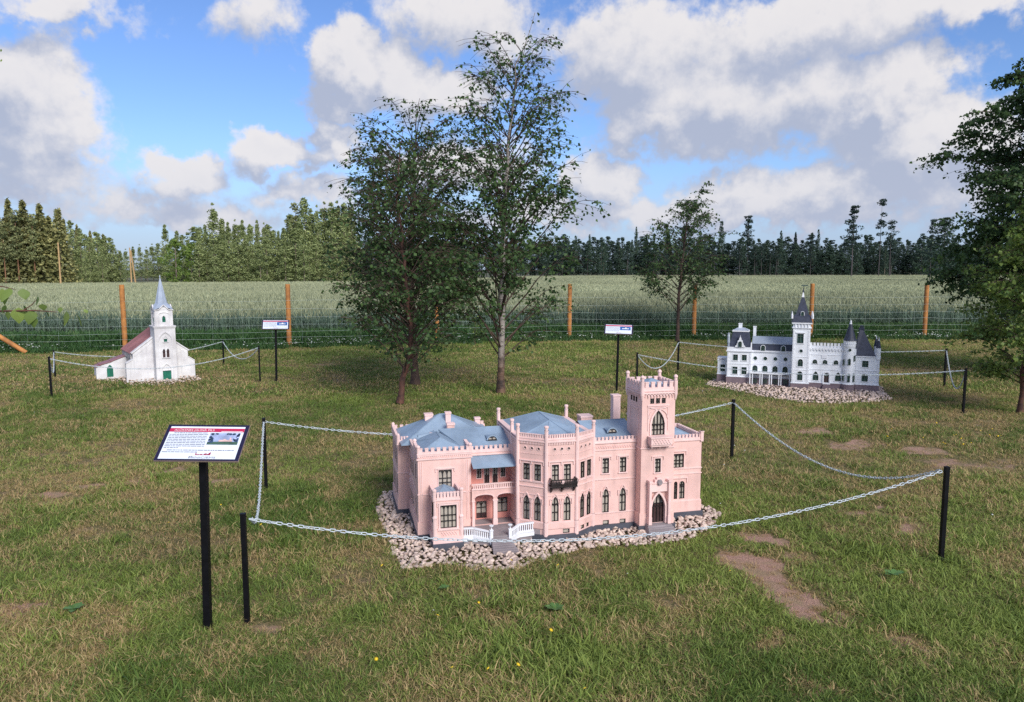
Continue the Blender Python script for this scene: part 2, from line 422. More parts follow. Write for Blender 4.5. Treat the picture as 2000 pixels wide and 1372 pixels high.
BED_P = G2([(752, 1030), (738, 1003), (742, 985)]) + [loc2w(PAL_O, PAL_A, -.2, .75), loc2w(PAL_O, PAL_A, -.15, 1.1), loc2w(PAL_O, PAL_A, 2.0, .8), loc2w(PAL_O, PAL_A, 2.08, .2)] + \
    G2([(1385, 990), (1408, 1004), (1395, 1022), (1350, 1050), (1270, 1062), (1170, 1066), (1060, 1088), (1000, 1113), (930, 1113), (880, 1100), (785, 1110), (770, 1078)])
BED_W = G2([(1440, 764), (1378, 752)]) + [loc2w(WHC_O, WHC_A, -2.25, .5), loc2w(WHC_O, WHC_A, 0.1, .5)] + \
    G2([(1725, 762), (1741, 780), (1700, 786), (1620, 788), (1560, 785), (1500, 776)])
BED_C = G2([(240, 752), (190, 741), (195, 733)]) + [loc2w(CHU_O, CHU_A, .0, 1.6), loc2w(CHU_O, CHU_A, .95, 1.6)] + G2([(388, 735), (398, 741), (350, 748), (310, 754)])

def inside(poly, x, y):
    x = np.asarray(x); y = np.asarray(y); r = np.zeros(x.shape, bool); n = len(poly)
    for i in range(n):
        (x1, y1), (x2, y2) = poly[i], poly[(i + 1) % n]
        c = ((y1 > y) != (y2 > y)) & (x < (x2 - x1) * (y - y1) / (y2 - y1 + 1e-12) + x1); r ^= c
    return r

# bare and dry patches: photo points of their two ends, half width in metres, strength
PATCH = [((1450, 1092), (1600, 1196), .15, 1.25), ((1480, 1045), (1520, 1050), .14, 1.1), ((905, 1145), (925, 1145), .10, .85), ((925, 1205), (970, 1205), .11, .85),
         ((1700, 1000), (1750, 1002), .13, 1.0), ((1770, 1028), (1820, 1030), .10, 1.0), ((405, 940), (455, 936), .10, 1.2), ((310, 920), (345, 918), .10, 1.0),
         ((230, 945), (290, 942), .10, .8), ((90, 970), (110, 968), .10, 1.0), ((150, 952), (170, 950), .08, .9), ((180, 1035), (240, 1028), .14, .7), ((0, 1192), (35, 1190), .13, 1.1),
         ((1720, 1225), (1790, 1258), .08, 1.0), ((1510, 1265), (1545, 1262), .08, .95), ((1590, 1340), (1660, 1350), .09, 1.0), ((1440, 1082), (1425, 1078), .09, 1.0),
         ((1570, 845), (1600, 842), .18, 1.0), ((1650, 872), (1690, 868), .22, .85), ((1780, 880), (1830, 880), .2, .8), ((1850, 905), (1990, 900), .3, .7), ((1770, 960), (1850, 962), .2, .6),
         ((1720, 725), (1900, 722), .35, .8), ((1750, 748), (1960, 740), .2, .7), ((1040, 745), (1160, 742), .2, .8), ((1010, 775), (1030, 773), .2, .9), ((850, 748), (960, 745), .15, .7),
         ((570, 715), (640, 712), .25, .9), ((500, 713), (560, 712), .25, .9), ((1180, 790), (1220, 778), .2, .7), ((1080, 775), (1130, 775), .2, .7), ((230, 800), (330, 798), .1, .7), ((740, 792), (800, 790), .15, .7),
         ((1450, 650), (1990, 672), .4, .35), ((900, 1340), (1000, 1345), .12, .5), ((1140, 1100), (1180, 1100), .1, .6), ((680, 1150), (700, 1150), .1, .6), ((500, 1210), (530, 1205), .08, .9),
         ((1385, 860), (1400, 905), .3, .5), ((560, 880), (700, 870), .25, .55), ((1960, 1090), (2000, 1085), .2, .8), ((1530, 1085), (1560, 1087), .1, .8), ((430, 1290), (480, 1260), .12, .5)]
PW = [(gnd(*a)[:2], gnd(*b)[:2], r, s) for a, b, r, s in PATCH]
def dryness(x, y):
    """0 lush .. 1 straw .. above 1.1 bare soil"""
    wx = x + .16 * (fbm(x, y, 6.5, 3) - .5) * 2; wy = y + .16 * (fbm(x + 31, y, 6.5, 3) - .5) * 2
    d = 1.35 * (fbm(x, y * .8, .55, 5) - .5) + 1.25 * (fbm(x + 50, y, 4.2, 3) - .5) + 1.0 * (fbm(x + 11, y + 70, 9.5, 2) - .5) + .41
    sp = fbm(x + 90, y + 20, 2.2, 4)
    d = np.minimum(d + sstep(.60, .72, sp) * .5, .92)
    for a, b, r, s in PW:
        ab = b - a; t = np.clip(((wx - a[0]) * ab[0] + (wy - a[1]) * ab[1]) / (ab @ ab + 1e-9), 0, 1)
        q = np.hypot(wx - a[0] - t * ab[0], (wy - a[1] - t * ab[1])) / r
        d = np.maximum(d, d * .4 + s * (1 if a[1] < 8 else .82) * sstep(1.25, .55, q))
    return d

def hill(x, y): return -.95 * sstep(24, 62, y)
def bumps(x, y):
    b = .035 * (fbm(x, y, .45, 3) - .5) + .025 * (fbm(x + 7, y, 2.3, 3) - .5)
    for bed in (BED_P, BED_W, BED_C): b = np.where(inside(bed, x, y), np.minimum(b, -.008), b)
    return b

FENCE_PX = [(-75, 688), (245, 684), (565, 678), (854, 669), (1112, 664), (1355, 662), (1583, 661), (1805, 661), (2030, 660)]
FENCE = [gnd(*p)[:2] for p in FENCE_PX]
FX = np.array([p[0] for p in FENCE]); FY = np.array([p[1] for p in FENCE])
def fence_y(x): return np.interp(x, FX, FY)

# ------------------------------------------------------------------ ground, lawn, field
def grid(x0, x1, y0, y1, nx, ny):
    xs = np.linspace(x0, x1, nx); ys = np.linspace(y0, y1, ny); X, Y = np.meshgrid(xs, ys)
    i = np.arange(ny - 1)[:, None] * nx; j = np.arange(nx - 1)[None, :]
    return X.ravel(), Y.ravel(), np.stack([i + j, i + j + 1, i + nx + j + 1, i + nx + j], -1).reshape(-1, 4)

def lawn_soil():
    m = bpy.data.materials.new('lawn_soil'); m.use_nodes = True; N = NT(m.node_tree); b = N.n['Principled BSDF']
    b.inputs['Roughness'].default_value = .95; b.inputs['Specular IOR Level'].default_value = .1
    t = N.n.new('ShaderNodeTexCoord'); o = t.outputs['Object']; d = N.attr('dry').outputs['Fac']
    n1 = N.noise(o, 55, 6, .7); n2 = N.noise(N.vec('MULTIPLY', o, (1, 1, 1)), 190, 4, .6); n3 = N.noise(o, 9, 4)
    thatch = N.mix(N.ramp(n1, .35, .65), (.085, .095, .036), (.28, .22, .105))
    soil = N.mix(N.ramp(n2, .3, .7), (.34, .19, .14), (.58, .38, .29))
    soil = N.mix(N.ramp(n3, .40, .62), soil, (.38, .27, .17))
    f = N.ramp(N.math('ADD', d, N.math('MULTIPLY', N.math('SUBTRACT', n1, .5), .5)), .84, 1.12)
    N.put(b.inputs['Base Color'], N.mix(f, thatch, soil))
    bn = N.n.new('ShaderNodeBump'); bn.inputs['Distance'].default_value = .02; bn.inputs['Strength'].default_value = .8
    N.put(bn.inputs['Height'], N.math('ADD', n1, n2)); N.l.new(bn.outputs[0], b.inputs['Normal'])
    return m

gx, gy, gf = grid(-19, 19, -2, 22, 520, 330)
lawn = link('lawn', np_mesh('lawn', np.stack([gx, gy, bumps(gx, gy) - .012], -1), gf, lawn_soil(), attrs={'dry': dryness(gx, gy)}, smooth=True), kind='structure')
EARTH = pmat('field_earth', (.10, .10, .05), .95, .2, .3, col2=(.06, .07, .035))
gx, gy, gf = grid(-900, 900, -120, 1500, 91, 163)
link('ground', np_mesh('ground', np.stack([gx, gy, hill(gx, gy) - .10], -1), gf, EARTH, smooth=True), kind='structure')


def blade_mesh(name, n, spread, h, w, mat, rng, bend=.6, head=0):
    """a tuft of n bent tapering blades"""
    V = []; Fq = []; rv = []; hv = []
    for i in range(n):
        a = rng.random() * 6.283; r = spread * math.sqrt(rng.random()); p = np.array([r * math.cos(a), r * math.sin(a), 0])
        L = h * (.45 + .75 * rng.random()); b = rng.random() * 6.283; lean = bend * (.25 + rng.random())
        dirh = np.array([math.cos(b), math.sin(b), 0]); side = np.array([-math.sin(b), math.cos(b), 0]); q = b + rng.normal() * .9
        side = np.array([-math.sin(q), math.cos(q), 0])
        ww = w * (.6 + .8 * rng.random()); base = len(V); rr = rng.random()
        for k, t in enumerate((0, .4, .75, 1)):
            c = p + dirh * L * lean * t * t + np.array([0, 0, L * (t - .35 * lean * t * t)])
            s = side * ww / 2 * (1, .95, .6, .06)[k]
            V += [c - s, c + s]; rv += [rr, rr]; hv += [t, t]
        Fq += [(base, base + 1, base + 3, base + 2), (base + 2, base + 3, base + 5, base + 4), (base + 4, base + 5, base + 7, base + 6)]
    return np_mesh(name, np.array(V), np.array(Fq), mat, attrs={'rnd': np.array(rv), 'hgt': np.array(hv)})

def grass_mat(name, greens, straws):
    m = bpy.data.materials.new(name); m.use_nodes = True; N = NT(m.node_tree); b = N.n['Principled BSDF']; out = N.n['Material Output']
    r = N.attr('rnd').outputs['Fac']; d = N.attr('dry', 'INSTANCER').outputs['Fac']; tn = N.attr('tone', 'INSTANCER').outputs['Fac']
    g = N.mix(N.ramp(N.math('ADD', N.math('MULTIPLY', r, .5), N.math('MULTIPLY', tn, .5)), .2, .8, False), greens[0], greens[1])
    r2 = N.math('FRACT', N.math('MULTIPLY', r, 7.31))
    s = N.mix(r2, straws[0], straws[1])
    f = N.ramp(N.math('ADD', d, N.math('MULTIPLY', N.math('SUBTRACT', r2, .5), 1.0)), .38, .85)
    c = N.mix(f, g, s)
    N.put(b.inputs['Base Color'], c); b.inputs['Roughness'].default_value = .6; b.inputs['Specular IOR Level'].default_value = .3
    t = N.n.new('ShaderNodeBsdfTranslucent'); N.put(t.inputs[0], c); mx = N.n.new('ShaderNodeMixShader'); mx.inputs[0].default_value = .25
    N.l.new(b.outputs[0], mx.inputs[1]); N.l.new(t.outputs[0], mx.inputs[2]); N.l.new(mx.outputs[0], out.inputs[0]); return m

GRASS = grass_mat('grass_blade', ((.088, .152, .028), (.265, .335, .074)), ((.31, .20, .085), (.56, .42, .21)))
LUSH = grass_mat('lush_grass_blade', ((.035, .095, .030), (.085, .18, .055)), ((.12, .17, .06), (.18, .21, .08)))
r_ = np.random.default_rng(11)
tufts = [blade_mesh('tuft', 34, .055, .041, .0040, GRASS, r_, 1.25) for _ in range(5)] + [blade_mesh('tuft', 16, .035, .085, .0050, GRASS, r_, 1.0) for _ in range(2)]
tufts += [blade_mesh('tuft', 30, .10, .046, .008, GRASS, r_, 1.2) for _ in range(4)]

def lawn_points():
    out = []
    for y0, y1, sp, lo, hi, sc in ((1.3, 3.6, .034, 0, 5, 1.), (3.6, 6, .045, 0, 5, 1.05), (6, 10, .062, 0, 5, 1.1), (10, 18.6, .095, 7, 11, 1.1)):
        xm = .80 * y1 + 4.5
        nx = int(2 * xm / sp); ny = int((y1 - y0) / sp)
        X, Y = np.meshgrid(np.linspace(-xm, xm, nx), np.linspace(y0, y1, ny)); X = X.ravel(); Y = Y.ravel()
        X = X + (RNG.random(X.size) - .5) * sp * 1.3; Y = Y + (RNG.random(X.size) - .5) * sp * 1.3
        k = (np.abs(X) < .80 * Y + 1.2 + 3.2 * (RNG.random(X.size) < .6)) & (np.abs(X) < 18.5) & (Y < fence_y(X) - .05)
        X, Y = X[k], Y[k]
        d = dryness(X, Y)
        keep = RNG.random(X.size) < np.clip(1.45 - .95 * sstep(.75, 1.15, d) - .25 * sstep(.3, .8, d), .24, 1)
        for bed in (BED_P, BED_W, BED_C): keep &= ~inside(bed, X + .08 * (fbm(X, Y, 9, 2) - .5) + .02 * (RNG.random(X.size) - .5), Y + .08 * (fbm(X + 40, Y, 9, 2) - .5) - .02 * RNG.random(X.size))
        X, Y, d = X[keep], Y[keep], d[keep]
        idx = RNG.integers(lo, hi, X.size)
        lushn = fbm(X + 13, Y + 5, 1.3, 4)
        if lo == 0:
            tall = (RNG.random(X.size) < .12 * sstep(.50, .64, lushn) + .01) & (d < .6); idx[tall] = RNG.integers(5, 7, tall.sum())
        s = sc * (.65 + .55 * RNG.random(X.size)) * (1.0 + .7 * (lushn - .5)) * (1 - .40 * sstep(.5, 1.1, d))
        out.append((X, Y, d, idx, s))
    X, Y, d, idx, s = (np.concatenate(c) for c in zip(*out))
    tone = np.clip(.5 + 2.2 * (fbm(X, Y, .8, 4) - .5) + .3 * (RNG.random(X.size) - .5), 0, 1)
    rot = np.stack([(RNG.random(X.size) - .5) * .5, (RNG.random(X.size) - .5) * .5, RNG.random(X.size) * 6.283], -1)
    return np.stack([X, Y, bumps(X, Y) - .014], -1), rot, s, idx, {'dry': d, 'tone': tone}
scatter('lawn_grass', *lawn_points(), tufts, kind='stuff')

# lush strip with white clover along the fence
def strip_points():
    n = 26000; X = RNG.uniform(-15, 15.5, n); t = RNG.random(n) ** .8; Y = fence_y(X) - .40 + 1.9 * t
    kp = (fbm(X, Y, 1.1, 3) + t * 1.2) > .52
    X, Y = X[kp], Y[kp]; n = len(X)
    s = (1.1 + .9 * RNG.random(n)) * (.55 + .9 * sstep(-.45, .8, Y - fence_y(X)))
    rot = np.stack([(RNG.random(n) - .5) * .4, (RNG.random(n) - .5) * .4, RNG.random(n) * 6.283], -1)
    d = .15 + .5 * (fbm(X, Y, .7, 3) - .5)
    return np.stack([X, Y, bumps(X, Y) - .02], -1), rot, s, RNG.integers(0, 4, n), {'dry': d, 'tone': RNG.random(n)}
lush = [blade_mesh('lush_tuft', 24, .11, .13, .011, LUSH, r_, .8) for _ in range(4)]
scatter('lush_verge', *strip_points(), lush, kind='stuff')

def flower_mesh(name, mat, r, n=7):
    V = [(0, 0, .0)]; Fq = []
    for i in range(n):
        a = 6.283 * i / n; V += [(r * math.cos(a), r * math.sin(a), r * .25)]
    V.append((0, 0, r * .45))
    for i in range(n): Fq += [(0, 1 + (i + 1) % n, 1 + i), (n + 1, 1 + i, 1 + (i + 1) % n)]
    return np_mesh(name, np.array(V), np.array(Fq), mat)
CLOVER = pmat('clover_white', (.62, .66, .60), .8, .08, 20)
YEL = pmat('hawkbit_yellow', (.85, .58, .02), .7, .08, 20)
def clover_pts():
    n = 2600; X = RNG.uniform(-15, 15, n); Y = fence_y(X) + RNG.uniform(-.45, .75, n) ; 
    dens_ = fbm(X, Y * 1.0, .8, 3) + np.where(X < -1, .12, -.04)
    k = RNG.random(n) < sstep(.45, .75, dens_); X, Y = X[k], Y[k]; n = len(X)
    return np.stack([X, Y, .07 + .09 * RNG.random(n)], -1), np.stack([RNG.random(n) - .8, RNG.random(n) - .5, RNG.random(n) * 6], -1), .7 + .6 * RNG.random(n), np.zeros(n, int), {}
scatter('white_clover', *clover_pts(), [flower_mesh('clover_head', CLOVER, .018)], kind='stuff')

# ------------------------------------------------------------------ wheat field
def crop_mat():
    m = bpy.data.materials.new('green_wheat'); m.use_nodes = True; N = NT(m.node_tree); b = N.n['Principled BSDF']; out = N.n['Material Output']
    r = N.attr('rnd').outputs['Fac']; h = N.attr('ear').outputs['Fac']; tn = N.attr('tone', 'INSTANCER').outputs['Fac']
    leaf = N.mix(r, (.13, .20, .16), (.25, .34, .235))
    ear = N.mix(r, (.31, .34, .20), (.45, .46, .28))
    c = N.mix(h, leaf, ear)
    hs = N.n.new('ShaderNodeHueSaturation'); N.put(hs.inputs['Color'], c)
    v = N.math('MULTIPLY_ADD', tn, .35); v.node.inputs[2].default_value = .82; N.put(hs.inputs['Value'], v)
    N.put(b.inputs['Base Color'], hs.outputs[0]); b.inputs['Roughness'].default_value = .65; b.inputs['Specular IOR Level'].default_value = .25
    t = N.n.new('ShaderNodeBsdfTranslucent'); N.put(t.inputs[0], hs.outputs[0]); mx = N.n.new('ShaderNodeMixShader'); mx.inputs[0].default_value = .2
    N.l.new(b.outputs[0], mx.inputs[1]); N.l.new(t.outputs[0], mx.inputs[2]); N.l.new(mx.outputs[0], out.inputs[0]); return m
CROP = crop_mat()
def wheat_tuft(n, spread, H, lw, ew, el, rng):
    V = []; Fq = []; rv = []; ev = []
    def strip(pts, wid, side, r, e):
        b = len(V)
        for p, w in zip(pts, wid): V.extend([p - side * w / 2, p + side * w / 2]); rv.extend([r, r]); ev.extend([e, e])
        for k in range(len(pts) - 1): Fq.append((b + 2 * k, b + 2 * k + 1, b + 2 * k + 3, b + 2 * k + 2))
    for i in range(n):
        p = np.array([rng.uniform(-spread, spread), rng.uniform(-spread, spread), 0]); h = H * (.86 + .22 * rng.random()); r = rng.random()
        a = rng.random() * 6.283; ln = np.array([math.cos(a), math.sin(a), 0]) * h * .09 * rng.random()
        q = rng.random() * 6.283; s = np.array([math.cos(q), math.sin(q), 0])
        top = p + ln + np.array([0, 0, h - el])
        strip([p, top], [lw * .5, lw * .5], s, r, 0)
        tip = top + ln * 1.2 + np.array([0, 0, el])
        strip([top, (top + tip) / 2, tip], [ew * .7, ew, ew * .25], s, r, 1)
        for k in range(2):
            z = h * (.35 + .4 * rng.random()); st = p + ln * (z / h) + np.array([0, 0, z]); b = rng.random() * 6.283
            o = np.array([math.cos(b), math.sin(b), 0]) * h * .20
            strip([st, st + o * .55 + np.array([0, 0, h * .11]), st + o + np.array([0, 0, h * .05])], [lw, lw, lw * .2], np.cross(o / np.linalg.norm(o), [0, 0, 1]), rng.random(), 0)
    return np_mesh('wheat_tuft', np.array(V), np.array(Fq), CROP, attrs={'rnd': np.array(rv), 'ear': np.array(ev)})
def edge_y(x):                                   # far end of the field = foot of the woods
    return np.interp(x, [-140, -75, -50, -20, -12, 5, 30, 120, 220], [94, 98, 106, 114, 135, 196, 214, 222, 226])
def crop_pts(y0, y1, sp, lo, hi, s0):
    ys = []; xs = []
    for y in np.arange(y0, y1, sp):
        xm = .86 * y + 2; x = np.arange(-xm, xm, sp); xs.append(x); ys.append(np.full(x.shape, y))
    X = np.concatenate(xs); Y = np.concatenate(ys); n = X.size
    X = X + (RNG.random(n) - .5) * sp; Y = Y + (RNG.random(n) - .5) * sp
    k = (Y > fence_y(X) + 1.15 + .5 * (fbm(X, Y, .9, 3) - .5)) & (Y < edge_y(X)); X, Y = X[k], Y[k]; n = X.size
    s = s0 * (.9 + .2 * RNG.random(n)) * (.94 + .12 * fbm(X, Y, .12, 3))
    rot = np.stack([np.zeros(n), np.zeros(n), RNG.random(n) * 6.283], -1)
    return np.stack([X, Y, hill(X, Y) - .06], -1), rot, s, RNG.integers(lo, hi, n), {'tone': np.clip(.5 + 1.6 * (fbm(X, Y * .5, .10, 4) - .5), 0, 1)}
cr = np.random.default_rng(21)
src = [wheat_tuft(14, .10, .80, .010, .013, .085, cr) for _ in range(4)] + [wheat_tuft(36, .24, .80, .017, .022, .10, cr) for _ in range(3)] + [wheat_tuft(64, .75, .80, .035, .048, .13, cr) for _ in range(3)]
parts = [crop_pts(17.5, 31, .15, 0, 4, 1), crop_pts(31, 62, .34, 4, 7, 1), crop_pts(62, 226, 1.05, 7, 10, 1)]
cat = lambda i: np.concatenate([p[i] for p in parts])
scatter('wheat_crop', cat(0), cat(1), cat(2), cat(3), {'tone': np.concatenate([p[4]['tone'] for p in parts])}, src, kind='stuff')
CANOPY = pmat('wheat_understorey', (.14, .17, .095), .9, .2, .8, .6, 8)
xs = np.linspace(-1, 1, 61); rows = []
ysr = np.concatenate([np.linspace(24, 60, 20), np.linspace(66, 226, 40)])
V = []
for y in ysr:
    for x in xs: X = x * (.86 * y + 2); yy = min(y, float(edge_y(X))); V.append((X, yy, float(hill(X, yy)) + .60))
i = np.arange(len(ysr) - 1)[:, None] * 61; j = np.arange(60)[None, :]
link('wheat_field', np_mesh('wheat_field', np.array(V), np.stack([i + j, i + j + 1, i + 61 + j + 1, i + 61 + j], -1).reshape(-1, 4), CANOPY, smooth=True), kind='structure')


# ------------------------------------------------------------------ architecture helpers (u right, w back, z up)
class Plane:
    def __init__(s, p0, p1):
        s.p0 = Vector((*p0, 0)); d = Vector((*p1, 0)) - s.p0; s.L = d.length; s.d = d / s.L; s.n = Vector((-s.d.y, s.d.x, 0))   # n points inwards
    def P(s, a, z, dep=0.): q = s.p0 + s.d * a + s.n * dep; return (q.x, q.y, z)
    def s_of(s, u, w): return (Vector((u, w, 0)) - s.p0).dot(s.d)

def arch_pts(a0, a1, zs, za, kind, n=7):
    c = (a0 + a1) / 2; hw = (a1 - a0) / 2; r = []
    for i in range(2 * n + 1):
        x = -1 + i / n; x = max(-1., min(1., x))
        if kind == 'lancet': t = (1 - abs(x) ** 1.25) ** .60
        else: t = math.sqrt(max(0, 1 - x * x))
        r.append((c + x * hw, zs + (za - zs) * t))
    return r

def spring(w):
    a0, a1, z0, z1, st = w[:5]
    if st == 'lancet': return z1 - min(.62 * (z1 - z0), (a1 - a0) * .95)
    if st == 'round': return z1 - (a1 - a0) / 2
    if st == 'segment': return z1 - (a1 - a0) * .14
    if st == 'circle': return (z0 + z1) / 2
    return z1

def facade(mb, pl, z0, z1, wins, dep=.012):
    """wall face with window openings and their reveals"""
    ss = sorted({0., pl.L, *[x for w in wins for x in w[:2]]}); zz = sorted({z0, z1, *[x for w in wins for x in w[2:4]]})
    for a, b in zip(ss, ss[1:]):
        for c, d in zip(zz, zz[1:]):
            m, k = (a + b) / 2, (c + d) / 2
            if any(w[0] < m < w[1] and w[2] < k < w[3] for w in wins): continue
            mb.add([pl.P(a, c), pl.P(b, c), pl.P(b, d), pl.P(a, d)], [(0, 1, 2, 3)])
    for w in wins:
        a0, a1, b0, b1, st = w[:5]; zs = spring(w)
        top = arch_pts(a0, a1, zs, b1, st) if st not in ('rect', 'door') else [(a0, b1), (a1, b1)]
        if st == 'circle':
            low = [(x, 2 * zs - z) for x, z in top]
            out = top + low[::-1][1:-1]
            for half, cz in ((top, b1), (low, b0)):
                m = len(half) // 2
                for q in range(len(half) - 1):
                    cx = a0 if q < m else a1
                    mb.add([pl.P(cx, cz), pl.P(*half[q]), pl.P(*half[q + 1])], [(0, 1, 2)])
                mb.add([pl.P(a0, cz), pl.P(a1, cz), pl.P(*half[m])], [(0, 1, 2)])
        else:
            if st not in ('rect', 'door'):
                m = len(top) // 2
                for q in range(len(top) - 1):
                    cx = a0 if q < m else a1
                    mb.add([pl.P(cx, b1), pl.P(*top[q]), pl.P(*top[q + 1])], [(0, 1, 2)])
            out = [(a0, b0)] + top + [(a1, b0)]
        for q in range(len(out)):
            p, r = out[q], out[(q + 1) % len(out)]
            mb.add([pl.P(*p), pl.P(*r), pl.P(*r, dep), pl.P(*p, dep)], [(0, 1, 2, 3)])

def window_obj(parent, pl, w, fm, pm, nlight=2, trans=(.5,), t=.0038, dep=.012, name='window', heads=True, panel=0.):
    """frame with mullions, transoms and traced heads; the panes are its child"""
    a0, a1, z0, z1, st = w[:5]; zs = spring(w); fb = MB(); d0 = dep - .006
    top = arch_pts(a0, a1, zs, z1, st) if st not in ('rect', 'door') else [(a0, z1), (a1, z1)]
    out = (top + [(x, 2 * zs - z) for x, z in top][::-1][1:-1]) if st == 'circle' else [(a0, z0)] + top + [(a1, z0)]
    up = tuple(pl.n)
    def bar(p, q, ww): fb.bar(pl.P(*p, d0), pl.P(*q, d0), ww, .008, up)
    for q in range(len(out)): bar(out[q], out[(q + 1) % len(out)], t * 1.6)
    W_ = a1 - a0
    def ztop(x):
        if st in ('rect', 'door'): return z1
        for (xa, za), (xb, zb) in zip(top, top[1:]):
            if xa <= x <= xb: return za + (zb - za) * (x - xa) / (xb - xa + 1e-9)
        return z1
    for k in range(1, nlight):
        x = a0 + W_ * k / nlight; bar((x, z0), (x, ztop(x)), t)
    for f in trans: bar((a0, z0 + (z1 - z0) * f), (a1, z0 + (z1 - z0) * f), t * (1. if f != .5 else 1.2))
    if heads and st != 'circle':
        lw = W_ / nlight; hz = zs - lw * .1 if st != 'rect' and st != 'door' else z1 - t
        for k in range(nlight):
            ap = arch_pts(a0 + lw * k, a0 + lw * (k + 1), hz - lw * .85, hz - lw * .05, 'lancet', 3)
            for p, q in zip(ap, ap[1:]): bar(p, q, t * .9)
    f = fb.build(name, parent, fm)
    pb = MB(); c = ((a0 + a1) / 2, (zs + z0) / 2)
    for q in range(len(out)): pb.add([pl.P(*c, dep), pl.P(*out[q], dep), pl.P(*out[(q + 1) % len(out)], dep)], [(0, 1, 2)])
    pb.build('pane', f, pm)
    if panel:
        MB().add([pl.P(a0 + t, z0, dep - .004), pl.P(a1 - t, z0, dep - .004), pl.P(a1 - t, z0 + (z1 - z0) * panel, dep - .004), pl.P(a0 + t, z0 + (z1 - z0) * panel, dep - .004)], [(0, 1, 2, 3)]).build('door_panel', f, DOORM)
    return f

def offset(poly, d):
    n = len(poly); r = []
    for i in range(n):
        p0, p1, p2 = Vector(poly[i - 1]), Vector(poly[i]), Vector(poly[(i + 1) % n])
        a = (p1 - p0).normalized(); b = (p2 - p1).normalized(); na = Vector((a.y, -a.x)); nb = Vector((b.y, -b.x))
        k = na + nb; k = k / max(.2, (1 + na.dot(nb))); q = p1 + k * d; r.append((q.x, q.y))
    return r

def rect(u0, u1, w0, w1): return [(u0, w0), (u1, w0), (u1, w1), (u0, w1)]

def crenels(mb, pl, z0, zm, zt, n, th, cap=.004, frac=.55, out=.004, s0=0., s1=None):
    """parapet band with merlons that carry a small cap"""
    s1 = pl.L if s1 is None else s1
    def blk(a, b, c, d, o, t):
        mb.add([pl.P(a, c, -o), pl.P(b, c, -o), pl.P(b, c, t), pl.P(a, c, t), pl.P(a, d, -o), pl.P(b, d, -o), pl.P(b, d, t), pl.P(a, d, t)],
               [(3, 2, 1, 0), (4, 5, 6, 7), (0, 1, 5, 4), (1, 2, 6, 5), (2, 3, 7, 6), (3, 0, 4, 7)])
    blk(s0, s1, z0, zm, out, th)
    p = (s1 - s0) / n
    for k in range(n):
        a = s0 + p * (k + .5 - frac / 2); b = a + p * frac
        blk(a, b, zm - .001, zt - cap, out - .0006, th - .0006); blk(a - .0015, b + .0015, zt - cap, zt, out + .0015, th + .0015)

def pbox(mb, pl, a, b, z0, z1, o, t=.002):
    """box on a wall plane: stands proud by o, sunk by t"""
    mb.add([pl.P(a, z0, -o), pl.P(b, z0, -o), pl.P(b, z0, t), pl.P(a, z0, t), pl.P(a, z1, -o), pl.P(b, z1, -o), pl.P(b, z1, t), pl.P(a, z1, t)],
           [(3, 2, 1, 0), (4, 5, 6, 7), (0, 1, 5, 4), (1, 2, 6, 5), (2, 3, 7, 6), (3, 0, 4, 7)])

def hood(mb, pl, a0, a1, z, drop, t=.006, o=.008):
    pbox(mb, pl, a0, a1, z, z + t, o); pbox(mb, pl, a0, a0 + t, z - drop, z, o - .001); pbox(mb, pl, a1 - t, a1, z - drop, z, o - .001)

def surround(mb, pl, w, t=.006, o=.004, sill=True):
    a0, a1, z0, z1, st = w[:5]; zs = spring(w)
    pbox(mb, pl, a0 - t, a0, z0, zs, o, 0); pbox(mb, pl, a1, a1 + t, z0, zs, o, 0)
    if st in ('rect', 'door'): pbox(mb, pl, a0 - t, a1 + t, z1, z1 + t, o, 0)
    else:
        ap = arch_pts(a0 - t / 2, a1 + t / 2, zs, z1 + t / 2, st, 6)
        for p, q in zip(ap, ap[1:]): mb.bar(pl.P(*p, -o / 2), pl.P(*q, -o / 2), t, o, tuple(pl.n))
        if st == 'circle':
            for p, q in zip(ap, ap[1:]): mb.bar(pl.P(p[0], 2 * zs - p[1], -o / 2), pl.P(q[0], 2 * zs - q[1], -o / 2), t, o, tuple(pl.n))
    if sill and st not in ('door', 'circle'): pbox(mb, pl, a0 - t * 1.6, a1 + t * 1.6, z0 - t, z0, o + .004, 0)

def ogee_hood(mb, pl, w, o=.007, t=.005, drop=.03):
    a0, a1, z0, z1 = w[:4]; c = (a0 + a1) / 2; e = .010; z = z1 - .016
    pts = [(a0 - e, z - drop), (a0 - e, z), (a0 + .004, z), (c - .008, z1 + .010), (c, z1 + .018), (c + .008, z1 + .010), (a1 - .004, z), (a1 + e, z), (a1 + e, z - drop)]
    for p, q in zip(pts, pts[1:]): mb.bar(pl.P(*p, -o / 2), pl.P(*q, -o / 2), t, o, tuple(pl.n))

def hip(mb, u0, u1, w0, w1, ze, zr, ra, rb, seam=0):
    """hipped roof: ridge from ra=(u,w) to rb=(u,w)"""
    mb.add([(u0, w0, ze), (u1, w0, ze), (u1, w1, ze), (u0, w1, ze), (*ra, zr), (*rb, zr)],
           [(0, 1, 5, 4), (1, 2, 5), (2, 3, 4, 5), (3, 0, 4), (3, 2, 1, 0)])
    for a, b in (((u0, w0, ze), (*ra, zr)), ((u0, w1, ze), (*ra, zr)), ((u1, w0, ze), (*rb, zr)), ((u1, w1, ze), (*rb, zr)), ((*ra, zr), (*rb, zr))):
        if (Vector(a) - Vector(b)).length > 1e-4: mb.bar(a, b, .006, .005)

